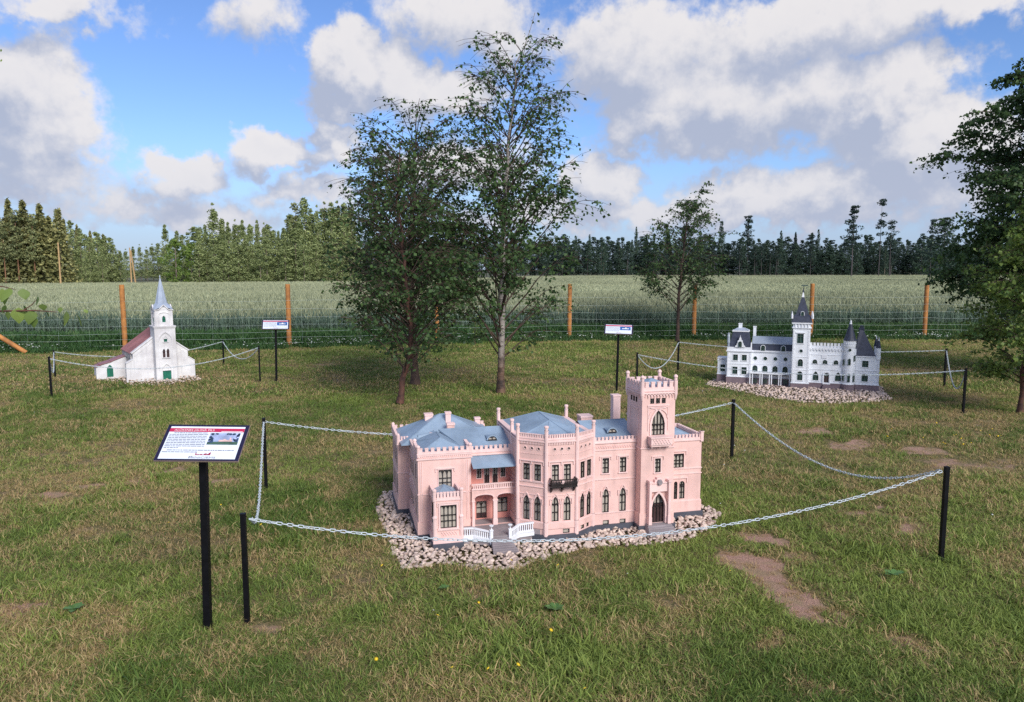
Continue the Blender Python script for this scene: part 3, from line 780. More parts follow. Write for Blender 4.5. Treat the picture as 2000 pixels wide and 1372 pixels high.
def chimney(parent, u, w, z0, z1, s, mat, mcap, s2=None):
    s2 = s2 or s; b = MB().box(u - s / 2, u + s / 2, w - s2 / 2, w + s2 / 2, z0, z1 - .012); c = b.build('chimney', parent, mat)
    MB().box(u - s / 2 - .004, u + s / 2 + .004, w - s2 / 2 - .004, w + s2 / 2 + .004, z1 - .012, z1).build('chimney_cap', c, mcap)


# ------------------------------------------------------------------ the pink palace model
def palace():
    T = empty('miniature_palace', PAL_O, PAL_A, label='pink miniature palace with blue roofs and a square crenellated tower', cat='model building')
    z0 = .0
    def wall(poly, zt, wins, mat=PINK, zb=z0, sides=None, frames=True):
        """wins: {side index: [window tuples (a0,a1,z0,z1,style,options)]}"""
        mb = MB(); pls = [Plane(poly[i], poly[(i + 1) % len(poly)]) for i in range(len(poly))]
        for i, pl in enumerate(pls):
            if sides is None or i in sides: facade(mb, pl, zb, zt, wins.get(i, []))
        mb.add([(x, y, zt) for x, y in poly], [tuple(range(len(poly)))])
        mb.build('wall', T, mat)
        for i, ws in wins.items():
            for w in ws: window_obj(T, pls[i], w, BLACKF, PANE, **(w[5] if len(w) > 5 else {}))
        return pls
    trim = MB()                                                      # mouldings, strings, hoods of the whole front
    two = dict(nlight=2, trans=(.36, .68)); three = dict(nlight=3, trans=(.28, .52)); four = dict(nlight=4, trans=(.30, .55))
    # --- left wing
    LWp = rect(0, .337, 0, .2)
    side_w = [(.02, .06, .12, .27, 'lancet', two), (.02, .055, .37, .48, 'rect', two)]
    LW = wall(LWp, .535, {0: [(.129, .213, .326, .443, 'rect', three)], 3: [(.05, .09, .12, .26, 'lancet', two), (.05, .09, .36, .46, 'rect', two)]})
    hood(trim, LW[0], .108, .234, .449, .018); surround(trim, LW[0], (.129, .213, .326, .443, 'rect'), .005)
    trim.prism(offset(LWp, .004), .288, .294); trim.prism(offset(LWp, .008), .512, .520); trim.prism(offset(LWp, .006), .5455, .552)
    for k in range(26): pbox(trim, LW[0], .008 + k * .0125, .0145 + k * .0125, .524, .534, .004)
    for x in (.014, .024, .306, .316): pbox(trim, LW[0], x, x + .005, .115, .50, .004)
    par = MB()
    crenels(par, LW[0], .535, .562, .586, 9, .012, s0=0, s1=.337); crenels(par, LW[3], .535, .562, .586, 5, .012); crenels(par, LW[1], .535, .562, .586, 5, .012)
    par.build('parapet', T, TRIM)
    for (u, w) in ((.004, .004), (.333, .004), (.004, .196)): MB().lathe(u, w, [(.010, .53), (.010, .592), (.013, .592), (.013, .598), (.004, .606)], 8).build('corner_cap', T, TRIM)
    rf = MB(); hip(rf, .012, .325, .012, .34, .553, .615, (.165, .15), (.165, .34)); rf.build('roof', T, BLUE)
    # --- oriel in front of the left wing
    bp = rect(.076, .243, -.18, -.001)
    B = wall(bp, .305, {0: [(.035, .135, .128, .272, 'rect', four)], 1: [(.05, .12, .13, .27, 'rect', two)], 3: [(.05, .12, .13, .27, 'rect', two)]})
    surround(trim, B[0], (.035, .135, .128, .272, 'rect'), .010, .006); hood(trim, B[0], .016, .152, .284, .02)
    trim.prism(offset(bp, .006), .300, .308); trim.prism(offset(bp, .006), .112, .118); trim.prism(offset(bp, .010), .030, .074)
    for k in range(6):                                               # tracery panel under the window
        for q in (0, 1):
            a = .04 + k * .0165; trim.bar(B[0].P(a + (.0165 if q else 0), .082, -.002), B[0].P(a + (0 if q else .0165), .104, -.002), .003, .004, tuple(B[0].n))
    par = MB(); crenels(par, B[0], .308, .320, .352, 7, .010, cap=.006, frac=.7, s0=.012, s1=.155); crenels(par, B[1], .308, .320, .352, 6, .010, cap=.006, frac=.7, s0=.012); crenels(par, B[3], .308, .320, .352, 6, .010, cap=.006, frac=.7, s1=.165)
    for (u, w) in ((.076, -.18), (.243, -.18)): par.lathe(u, w, [(.011, .30), (.011, .362), (.014, .362), (.014, .370), (.006, .376)], 8)
    par.build('parapet', T, TRIM)
    for (u, w) in ((.078, -.178), (.241, -.178)):
        trim.lathe(u, w, [(.013, .03), (.013, .19), (.016, .19), (.016, .198), (.009, .21), (.009, .30)], 8)
    rf = MB(); rf.add([(.088, -.168, .322), (.231, -.168, .322), (.231, -.0015, .322), (.088, -.0015, .322), (.16, -.03, .352), (.16, -.0015, .352)], [(0, 1, 4), (1, 2, 5, 4), (3, 0, 4, 5)])
    rf.bar((.088, -.168, .322), (.16, -.03, .352), .005); rf.bar((.231, -.168, .322), (.16, -.03, .352), .005); rf.build('roof', T, BLUE)
    # --- side range and rear block
    Sp = rect(.003, .62, .2, .53)
    cols = [.045, .105, .165, .225]
    S = wall(Sp, .50, {3: [(c, c + .035, .12, .255, 'lancet', two) for c in cols] + [(c, c + .035, .335, .445, 'rect', two) for c in cols]})
    trim.prism(offset(Sp, .005), .288, .296); trim.prism(offset(Sp, .007), .486, .494)
    for c in cols: ogee_hood(trim, S[3], (c, c + .035, .12, .255)); hood(trim, S[3], c - .008, c + .043, .449, .014, .004)
    par = MB(); crenels(par, S[3], .50, .52, .545, 10, .010); par.build('parapet', T, TRIM)
    Rp = rect(-.075, .62, .53, .93)
    RB = wall(Rp, .505, {3: [(c, c + .05, .12, .26, 'lancet', two) for c in (.06, .17, .28)] + [(c, c + .05, .34, .45, 'rect', two) for c in (.06, .17, .28)]})
    trim.prism(offset(Rp, .004), .288, .296); trim.prism(offset(Rp, .006), .490, .498)
    par = MB()
    for pl, n, b in ((RB[0], 4, .075), (RB[3], 12, None)): crenels(par, pl, .505, .525, .548, n, .010, s1=b)
    crenels(par, RB[2], .505, .525, .548, 16, .010)
    par.lathe(-.071, .534, [(.012, .49), (.012, .56), (.005, .57)], 8); par.lathe(-.071, .926, [(.012, .49), (.012, .56), (.005, .57)], 8)
    par.build('parapet', T, TRIM)
    rf = MB(); hip(rf, -.062, .61, .40, .92, .515, .665, (.235, .68), (.30, .69)); rf.build('roof', T, BLUE)
    rf = MB(); rf.add([(.02, .34, .53), (.02, .53, .515), (.165, .45, .60), (.165, .34, .60)], [(0, 1, 2, 3)]); rf.build('roof', T, BLUE)
    db = MB()
    for (u, w, r) in ((.075, .36, .022),):
        for k in range(8):
            a, b = math.pi * k / 8, math.pi * (k + 1) / 8
            db.add([(u - .03, w + r * math.cos(a), .572 + r * math.sin(a)), (u - .03, w + r * math.cos(b), .572 + r * math.sin(b)), (u + .08, w + .02, .600)], [(0, 1, 2)])
    db.build('dormer', T, BLUE)
    chimney(T, .165, .72, .56, .665, .055, TRIM, TRIM); chimney(T, .288, .50, .55, .635, .05, PINK, TRIM); chimney(T, .29, .62, .60, .69, .036, TRIM, TRIM)
    chimney(T, .15, .40, .55, .592, .032, PINK, TRIM); chimney(T, .555, .89, .50, .585, .038, TRIM, TRIM)
    # --- loggia range between wing and octagon
    wall([(.337, .10), (.62, .10), (.62, .2), (.337, .2)], .296, {0: [(.052, .122, .074, .188, 'door', dict(nlight=2, trans=(.62,), panel=.3)), (.190, .262, .105, .205, 'rect', dict(nlight=2, trans=(.62,)))]}, PINK_SHADE, .0, {0})
    uw = MB(); plu = Plane((.337, .097), (.62, .097))
    uw_w = [(.055, .086, .345, .415, 'rect', dict(nlight=2, trans=(.45,))), (.105, .140, .302, .415, 'door', dict(nlight=2, trans=(.5,), panel=.45)), (.160, .195, .302, .415, 'door', dict(nlight=2, trans=(.5,), panel=.45)), (.215, .246, .345, .415, 'rect', dict(nlight=2, trans=(.45,)))]
    facade(uw, plu, .296, .462, uw_w); uw.build('wall', T, PINK_SHADE)
    for w in uw_w: window_obj(T, plu, w, BLACKF, PANE, name='door' if w[4] == 'door' else 'window', **w[5])
    for a0, a1, b0, b1, st, _ in uw_w: surround(trim, plu, (a0, a1, b0, b1, st), .004, .003)
    rf = MB(); rf.add([(.325, .067, .545), (.621, .067, .545), (.621, .34, .628), (.18, .34, .628), (.325, .067, .535), (.621, .067, .535), (.621, .34, .618), (.18, .34, .618)], [(0, 1, 2, 3), (7, 6, 5, 4), (0, 4, 5, 1), (3, 2, 6, 7), (0, 3, 7, 4)]); rf.bar((.18, .34, .628), (.621, .34, .628), .006); rf.build('roof', T, BLUE)
    cw = MB().box(.337, .62, .055, .30, .462, .540); cw.build('wall', T, PINK)
    par = MB(); crenels(par, Plane((.337, .055), (.62, .055)), .525, .545, .568, 9, .010); par.build('parapet', T, TRIM)
    trim.box(.337, .62, .049, .06, .508, .515)
    lr = MB(); lr.add([(.338, .056, .505), (.618, .056, .505), (.650, -.065, .457), (.338, -.065, .457), (.338, .056, .499), (.618, .056, .499), (.650, -.065, .452), (.338, -.065, .452)],
                      [(0, 1, 2, 3), (7, 6, 5, 4), (3, 2, 6, 7), (0, 3, 7, 4), (1, 5, 6, 2)]); lr.build('veranda_roof', T, BLUE)
    pf = Plane((.337, -.02), (.632, -.02)); am = MB()                 # arcade carrying the gallery
    facade(am, pf, .067, .302, [(.020, .140, .0671, .266, 'segment'), (.166, .280, .0671, .266, 'segment')], .022)
    am.box(.337, .62, -.018, .10, .288, .300); am.build('arcade', T, PINK)
    for s, bw in ((.010, .018), (.153, .030), (.288, .016)):
        cb = MB(); pbox(cb, pf, s - bw / 2 + .002, s + bw / 2 - .002, .1045, .226, .005, .024); pbox(cb, pf, s - bw / 2, s + bw / 2, .067, .105, .008, .026); pbox(cb, pf, s - bw / 2 - .002, s + bw / 2 + .002, .225, .232, .008, .026)
        cb.build('column', T, TRIM)
    bal = MB(); pbox(bal, pf, .0, .295, .302, .310, .006, .008); pbox(bal, pf, .0, .295, .334, .341, .006, .008)
    for k in range(23):
        if k in (11,): pbox(bal, pf, .012 + k * .0122 - .004, .020 + k * .0122, .31, .334, .004, .006)
        else: pbox(bal, pf, .010 + k * .0122, .0165 + k * .0122, .31, .334, .002, .004)
    bal.build('balustrade', T, TRIM)
    hoodp = arch_pts(.016, .144, .249, .272, 'segment', 6)
    for p, q in zip(hoodp, hoodp[1:]): trim.bar(pf.P(*p, -.002), pf.P(*q, -.002), .005, .004, tuple(pf.n))
    hoodp = arch_pts(.162, .284, .249, .272, 'segment', 6)
    for p, q in zip(hoodp, hoodp[1:]): trim.bar(pf.P(*p, -.002), pf.P(*q, -.002), .005, .004, tuple(pf.n))
    # --- terrace, balustrade and steps
    tl = [(.243, -.155), (.315, -.165), (.415, -.222), (.535, -.232), (.605, -.180), (.70, -.165), (.77, -.20), (.62, -.05), (.62, .099), (.337, .099), (.337, -.01), (.243, -.01)]
    tm = MB().prism(tl, .004, .067); tm.build('terrace', T, STEP)
    st = MB()
    for k in range(8):
        y = -.224 - .017 * k; st.prism([(.418 - .002 * k, y - .017), (.534 + .004 * k, y - .020), (.534 + .004 * k, y), (.418 - .002 * k, y + .003)], .0, .058 - k * .0072)
    st.build('steps', T, STEP)
    wb = MB()
    def run(a, b, za, zb, n):
        a = Vector(a); b = Vector(b); L = (b - a).length
        for zz0, zz1, wd in ((0, .012, .014), (.052, .060, .016)):
            wb.bar((a.x, a.y, za + (zz0 + zz1) / 2), (b.x, b.y, zb + (zz0 + zz1) / 2), wd, zz1 - zz0)
        for k in range(n):
            t = (k + .5) / n; p = a + (b - a) * t; z = za + (zb - za) * t
            wb.bar((p.x, p.y, z + .010), (p.x, p.y, z + .054), min(.008, L / n * .55), .006)
    run((.245, -.158), (.315, -.168), .052, .052, 5); run((.315, -.168), (.412, -.224), .052, .040, 9)
    wb2 = wb; wb = MB()
    run((.540, -.234), (.607, -.183), .040, .056, 6); run((.607, -.183), (.702, -.170), .056, .056, 7)
    wb2.prism([(.243, -.166), (.316, -.176), (.416, -.234), (.416, -.220), (.316, -.160), (.243, -.150)], .030, .054)
    wb.prism([(.536, -.244), (.608, -.190), (.706, -.176), (.706, -.164), (.604, -.176), (.534, -.228)], .030, .054)
    for (u, w), wb in (((.418, -.228), wb2), ((.534, -.238), wb)):
        wb.box(u - .009, u + .009, w - .009, w + .009, .02, .105); wb.box(u - .011, u + .011, w - .011, w + .011, .105, .110)
        wb.lathe(u, w, [(.004, .110), (.003, .122), (.006, .126), (.014, .134), (.014, .138)], 8)
    wb.build('balustrade', T, WHITE2); wb2.build('balustrade', T, WHITE2)
    # --- octagonal hall
    Op = [(.62, .45), (.62, -.09), (.772, -.21), (.972, -.21), (1.117, -.11), (1.117, .45)]
    up2 = lambda s, L: [(s, s + .046, .380, .487, 'rect', two), (s + L, s + L + .046, .380, .487, 'rect', two)]
    lo2 = lambda s, L: [(s, s + .046, .122, .282, 'lancet', two), (s + L, s + L + .046, .122, .282, 'lancet', two)]
    rn = lambda L: [(L / 2 + q * .046 - .008, L / 2 + q * .046 + .008, .577, .593, 'circle', dict(nlight=1, trans=(), t=.002)) for q in (-1, 0, 1)]
    La, Lb, Lc = (Vector(Op[1 + i]) - Vector(Op[2 + i]) for i in range(3)); La, Lb, Lc = La.length, Lb.length, Lc.length
    bw = [(Lb / 2 + .012, Lb / 2 + .056, .040, .068, 'rect', dict(nlight=1, trans=(), heads=False)),]
    wins = {1: up2(.038, .075) + lo2(.038, .075) + rn(La), 2: up2(.036, .078) + lo2(.036, .078) + rn(Lb) + bw, 3: up2(.036, .070) + lo2(.036, .070) + rn(Lc) + [(.05, .085, .045, .07, 'rect', dict(nlight=1, trans=(), heads=False)), (.11, .135, .045, .07, 'rect', dict(nlight=1, trans=(), heads=False))]}
    O = wall(Op, .632, wins)
    for i in (1, 2, 3):
        pl = O[i]
        for w in wins[i]:
            if w[4] == 'lancet': ogee_hood(trim, pl, w, drop=.035); surround(trim, pl, w, .004, .003, False)
            elif w[4] == 'rect' and w[2] > .3: surround(trim, pl, w, .005, .003)
            elif w[4] == 'circle': surround(trim, pl, w, .004, .003)
        hood(trim, pl, wins[i][0][0] - .022, wins[i][1][1] + .022, .503, .020); pbox(trim, pl, pl.L / 2 - .004, pl.L / 2 + .004, .484, .503, .007)
        pbox(trim, pl, pl.L / 2 - .003, pl.L / 2 + .003, .14, .25, .005)
        n = int(pl.L / .012)
        for k in range(n):
            a = .014 + k * (pl.L - .028) / n; pbox(trim, pl, a, a + .006, .612, .628, .006); pbox(trim, pl, a, a + .004, .548, .553, .003)
    for za, zb, d in ((.288, .292, .003), (.338, .344, .005), (.368, .374, .005), (.628, .636, .009), (.644, .650, .007), (.112, .118, .006)): trim.prism(offset(Op, d), za, zb)
    par = MB()
    for i, n in ((1, 12), (2, 13), (3, 11)): crenels(par, O[i], .632, .656, .677, n, .010, frac=.6)
    par.build('parapet', T, TRIM)
    def turret(u, w, zb, zt):
        b = MB().lathe(u, w, [(.016, zb), (.016, .12), (.0125, .12), (.0125, zt - .034), (.0145, zt - .034), (.0145, zt - .029), (.0105, zt - .029), (.0105, zt - .014), (.0145, zt - .014), (.0145, zt - .003), (.008, zt)] if zb < .1 else
                          [(.0125, zb), (.0125, zt - .034), (.0145, zt - .034), (.0145, zt - .029), (.0105, zt - .029), (.0105, zt - .014), (.0145, zt - .014), (.0145, zt - .003), (.008, zt)], 8); b.build('turret', T, TRIM)
    for (u, w) in Op[1:5]: turret(u, w, .03, .735)
    turret(.62, .06, .5, .735); turret(.62, .45, .5, .735); turret(1.117, .45, .5, .735)
    rf = MB(); rf.add([(.632, .44, .645), (.632, -.084, .645), (.776, -.197, .645), (.968, -.197, .645), (1.105, -.104, .645), (1.105, .44, .645), (.872, .05, .715), (.868, .30, .725)],
                      [(1, 2, 6), (2, 3, 6), (3, 4, 6), (4, 5, 7, 6), (5, 0, 7), (0, 1, 6, 7)])
    for a, b in (((.632, -.084, .645), (.872, .05, .715)), ((.776, -.197, .645), (.872, .05, .715)), ((.968, -.197, .645), (.872, .05, .715)), ((1.105, -.104, .645), (.872, .05, .715)), ((1.105, .44, .645), (.868, .3, .725)), ((.872, .05, .715), (.868, .3, .725)), ((.632, .44, .645), (.868, .3, .725))): rf.bar(a, b, .006, .005)
    rf.build('roof', T, BLUE)
    bc = MB(); pl = O[2]                                              # black balcony
    pbox(bc, pl, .020, Lb - .012, .352, .360, .055); pbox(bc, pl, .020, Lb - .012, .398, .404, .055, -.049); pbox(bc, pl, .020, .026, .398, .404, .055); pbox(bc, pl, Lb - .018, Lb - .012, .398, .404, .055)
    for k in range(17):
        a = .022 + k * (Lb - .038) / 16; bc.bar(pl.P(a, .36, -.052), pl.P(a, .40, -.052), .004); bc.bar(pl.P(a, .361, -.052), pl.P(a + .0095, .398, -.052), .003)
    for a in (.026, Lb - .018):
        for k in range(4): bc.bar(pl.P(a, .36, -.01 - .011 * k), pl.P(a, .40, -.01 - .011 * k), .004)
    for a in (.03, Lb / 2, Lb - .022): bc.bar(pl.P(a, .352, -.045), pl.P(a, .315, -.003), .008, .008); pbox(bc, pl, a - .004, a + .004, .315, .352, .010)
    pbox(bc, pl, Lb / 2 - .030, Lb / 2 + .012, .372, .374, .056, -.05)
    b_ = bc.build('balcony', T, BLACKF)
    em = MB(); em.lathe(0, 0, [(.002, -.002), (.010, -.002), (.010, .002), (.002, .002)], 8); em.box(-.004, .012, -.003, .003, .004, .016)
    e_ = em.build('coat_of_arms', b_, TRIM); e_.location = pl.P(Lb / 2 - .012, .382, -.058)
    # --- range between octagon and tower
    Mp = [(1.117, -.11), (1.44, -.11), (1.44, .5), (1.117, .5)]
    mw = [(.063, .109, .380, .480, 'rect', two), (.183, .229, .380, .480, 'rect', two), (.066, .112, .118, .277, 'lancet', two), (.185, .231, .118, .277, 'lancet', two)]
    bs = dict(nlight=1, trans=(), heads=False)
    M = wall(Mp, .575, {0: mw + [(.073, .115, .036, .064, 'rect', bs), (.190, .232, .036, .064, 'rect', bs)]}, sides={0, 2})
    for w in mw[:2]: hood(trim, M[0], w[0] - .020, w[1] + .018, .487, .018); surround(trim, M[0], w, .006, .004)
    for w in mw[2:]: ogee_hood(trim, M[0], w, drop=.034); surround(trim, M[0], w, .004, .003, False)
    for za, zb, d in ((.336, .342, .005), (.530, .537, .005), (.577, .585, .008), (.112, .118, .005)): pbox(trim, M[0], 0, .322, za, zb, d)
    for k in range(26): a = .010 + k * .0118; trim.bar(M[0].P(a, .545, -.003), M[0].P(a + .007, .560, -.003), .004, .006, tuple(M[0].n))
    par = MB(); crenels(par, M[0], .575, .598, .618, 12, .010, s1=.31); par.build('parapet', T, TRIM)
    rf = MB(); rf.add([(1.117, -.095, .585), (1.46, -.095, .585), (1.46, .20, .665), (1.117, .20, .665), (1.46, .5, .58), (1.117, .5, .58)], [(0, 1, 2, 3), (3, 2, 4, 5)]); rf.bar((1.117, .20, .665), (1.46, .20, .665), .006); rf.build('roof', T, BLUE)
    for (u, w, z) in ((1.29, .0, .622), (.51, .155, .580)):                  # half-round dormer windows
        d = MB(); r = .034; hw = [(u + r * math.cos(math.pi * k / 10), z + r * .85 * math.sin(math.pi * k / 10)) for k in range(11)]
        for p, q in zip(hw, hw[1:]): d.bar((p[0], w, p[1]), (q[0], w, q[1]), .008, .010, (0, 1, 0)); d.add([(p[0], w, p[1]), (q[0], w, q[1]), (q[0], w + .07, z + .02), (p[0], w + .07, z + .02)], [(0, 1, 2, 3)])
        dm = d.build('dormer', T, BLUE)
        g = MB()
        for p, q in zip(hw, hw[1:]): g.add([(u, w + .003, z), (p[0], w + .003, p[1]), (q[0], w + .003, q[1])], [(0, 1, 2)])
        g.build('pane', dm, PANE)
        fr = MB(); fr.bar((u, w, z), (u, w, z + r * .5), .004, .006, (0, 1, 0)); fr.bar((u, w, z + r * .42), (u - r * .55, w, z + r * .66), .004, .006, (0, 1, 0)); fr.bar((u, w, z + r * .42), (u + r * .55, w, z + r * .66), .004, .006, (0, 1, 0)); fr.bar((u - r, w, z), (u + r, w, z), .006, .006, (0, 1, 0))
        for p, q in zip(hw, hw[1:]): fr.bar((u + (p[0] - u) * .86, w, z + (p[1] - z) * .86), (u + (q[0] - u) * .86, w, z + (q[1] - z) * .86), .005, .006, (0, 1, 0))
        fr.build('frame', dm, BLACKF)
    chimney(T, 1.24, .40, .58, .665, .085, PINK, TRIM); chimney(T, 1.50, .47, .58, .79, .055, TRIM, TRIM); chimney(T, 1.555, .30, .58, .68, .05, PINK, TRIM)
    # --- tower
    Tp = rect(1.415, 1.645, -.19, .05)
    sq = lambda s: [(s + k * .040, s + k * .040 + .028, .838, .873, 'rect', dict(nlight=2, trans=(.5,), heads=False)) for k in (0, 1, 2)]
    big = (.066, .158, .632, .795, 'lancet', dict(nlight=4, trans=(.22, .42), t=.0035)); sm = (.096, .137, .385, .478, 'rect', two)
    door = (.072, .166, .050, .255, 'lancet', dict(nlight=4, trans=(.62,), panel=.6))
    X = wall(Tp, .905, {0: sq(.055) + [big, sm, door], 3: sq(.055), 1: sq(.06)})
    surround(trim, X[0], big, .012, .006, False); surround(trim, X[0], sm, .006, .004); hood(trim, X[0], .074, .160, .490, .020, .005)
    pbox(trim, X[0], .036, .188, .822, .829, .006); hood(trim, X[0], .040, .184, .812, .15, .005, .005)
    X0 = X[0]
    for sgn in (-1, 1):                                               # crossing ogee mouldings over the big window
        pts = [(.112 + sgn * t * .066, .745 + .062 * (1 - t ** 2.2)) for t in (1.0, .8, .6, .4, .2, 0, -.25, -.5)]
        pts = [(.112 + sgn * .066 * t, .742 + .060 * math.sqrt(max(0, 1 - max(t, 0) ** 2)) if t >= 0 else .802 + .012 * (-t)) for t in (1, .9, .75, .55, .3, 0, -.4, -.8)]
        for p, q in zip(pts, pts[1:]): trim.bar(X0.P(*p, -.003), X0.P(*q, -.003), .005, .006, tuple(X0.n))
    for i in (0, 1, 3):
        pl = X[i]
        for k in range(9):
            a = .020 + k * (pl.L - .04) / 9; b = a + (pl.L - .04) / 9
            for p, q in zip(arch_pts(a, b, .882, .900, 'round', 3), arch_pts(a, b, .882, .900, 'round', 3)[1:]): trim.bar(pl.P(*p, -.004), pl.P(*q, -.004), .005, .008, tuple(pl.n))
            pbox(trim, pl, b - .003, b + .003, .874, .886, .006)
    hood(trim, X[3], .05, .185, .80, .16, .005, .005)
    for za, zb, d in ((.545, .551, .006), (.903, .910, .010), (.918, .924, .010)): trim.prism(offset(Tp, d), za, zb)
    for k in range(7): trim.bar(X0.P(.012 + k * .013, .556, -.003), X0.P(.019 + k * .013, .572, -.003), .004, .006, tuple(X0.n)); trim.bar(X0.P(.17 + k * .008, .556, -.003), X0.P(.176 + k * .008, .572, -.003), .003, .006, tuple(X0.n))
    par = MB()
    for i in range(4): crenels(par, X[i], .908, .944, .980, 5, .012, cap=.006, frac=.58, s0=.010, s1=X[i].L - .010)
    par.build('parapet', T, TRIM)
    for (u, w) in Tp:
        MB().lathe(u, w, [(.006, .86), (.014, .895), (.014, .985), (.011, .985), (.011, 1.006), (.0145, 1.006), (.0145, 1.012), (.011, 1.018), (.003, 1.024)], 8).build('pinnacle', T, TRIM)
    rf = MB(); hip(rf, 1.428, 1.632, -.178, .038, .945, .985, (1.53, -.07), (1.53, -.065)); rf.build('roof', T, BLUE)
    bb = MB(); pbox(bb, X0, .044, .190, .578, .622, .055); pbox(bb, X0, .040, .194, .622, .630, .060); pbox(bb, X0, .048, .186, .566, .578, .048)
    for k in range(6): bb.bar(X0.P(.058 + k * .020, .585, -.056), X0.P(.078 + k * .020, .616, -.056), .004, .004, tuple(X0.n)); bb.bar(X0.P(.078 + k * .020, .585, -.0562), X0.P(.058 + k * .020, .616, -.0562), .003, .004, tuple(X0.n))
    for a in (.06, .115, .172): bb.cone(*X0.P(a, 0, -.03)[:2], .553, .004, .568, .010, 8)
    bb.build('balcony', T, TRIM)
    # portal
    po = MB(); pp = Plane((1.415, -.19), (1.645, -.19))
    for a in (.046, .180): pbox(po, pp, a, a + .016, .05, .335, .040); pbox(po, pp, a - .003, a + .019, .05, .10, .044); pbox(po, pp, a - .003, a + .019, .325, .340, .044)
    pbox(po, pp, .062, .180, .262, .318, .024); pbox(po, pp, .062, .180, .318, .324, .030); pbox(po, pp, .090, .152, .324, .342, .024); pbox(po, pp, .104, .138, .342, .356, .024)
    surround(po, pp, (.072, .166, .05, .252, 'lancet'), .012, .024, False)
    po.build('portal', T, TRIM)
    cr = MB(); cr.cone(0, 0, -.006, .022, .006, .016, 6); c_ = cr.build('coat_of_arms', T, STEP); c_.location = pp.P(.121, .325, -.034); c_.rotation_euler = (R(90), 0, 0)
    st = MB()
    for k in range(5): st.box(1.450 - .004 * k, 1.618 + .004 * k, -.245 - .016 * k, -.192, .0, .048 - .0095 * k)
    st.build('steps', T, STEP)
    # --- right end
    Ep = rect(1.5, 1.945, 0, .36)
    ew = [(.235, .315, .350, .447, 'rect', three), (.246, .272, .130, .253, 'round', two), (.286, .326, .130, .253, 'round', two)]
    E_ = wall(Ep, .535, {0: ew}, sides={0, 1, 2})
    hood(trim, E_[0], .20, .335, .462, .022); hood(trim, E_[0], .225, .345, .274, .03); surround(trim, E_[0], ew[0], .004, .003)
    for za, zb, d in ((.302, .308, .005), (.338, .344, .005), (.112, .118, .005), (.533, .541, .008)): trim.prism(offset(Ep, d), za, zb)
    par = MB(); crenels(par, E_[0], .535, .555, .577, 12, .010, s0=.14); crenels(par, E_[1], .535, .555, .577, 12, .010); crenels(par, E_[2], .535, .555, .577, 12, .010)
    par.box(1.934, 1.954, -.010, .012, .525, .596); par.box(1.931, 1.957, -.013, .015, .590, .596); par.box(1.655, 1.69, -.008, .02, .545, .592); par.box(1.651, 1.694, -.012, .024, .587, .593)
    par.build('parapet', T, TRIM)
    rf = MB(); hip(rf, 1.51, 1.934, .012, .35, .545, .610, (1.68, .18), (1.76, .18)); rf.build('roof', T, BLUE)
    trim.build('mouldings', T, TRIM)
    base = MB()
    for poly, zb_ in ((LWp, .032), (Sp, .032), (Rp, .032), (Op, .075), (Ep, .032)): base.prism(offset(poly, .006), zb_, .112)
    for q in (rect(1.409, 1.480, -.196, .056), rect(1.588, 1.651, -.196, .056)): base.prism(q, .032, .118)
    base.prism(offset(bp, .004), .032, .075)
    base.build('base_course', T, PINK)
    pb = MB()
    for i, poly in enumerate((LWp, bp, Sp, Rp, Op, Mp, Tp, Ep)): pb.prism(offset(poly, .011 + .0007 * i), -.03, .034 + .0006 * i)
    pb.build('plinth', T, SLATE)
    return T
palace()


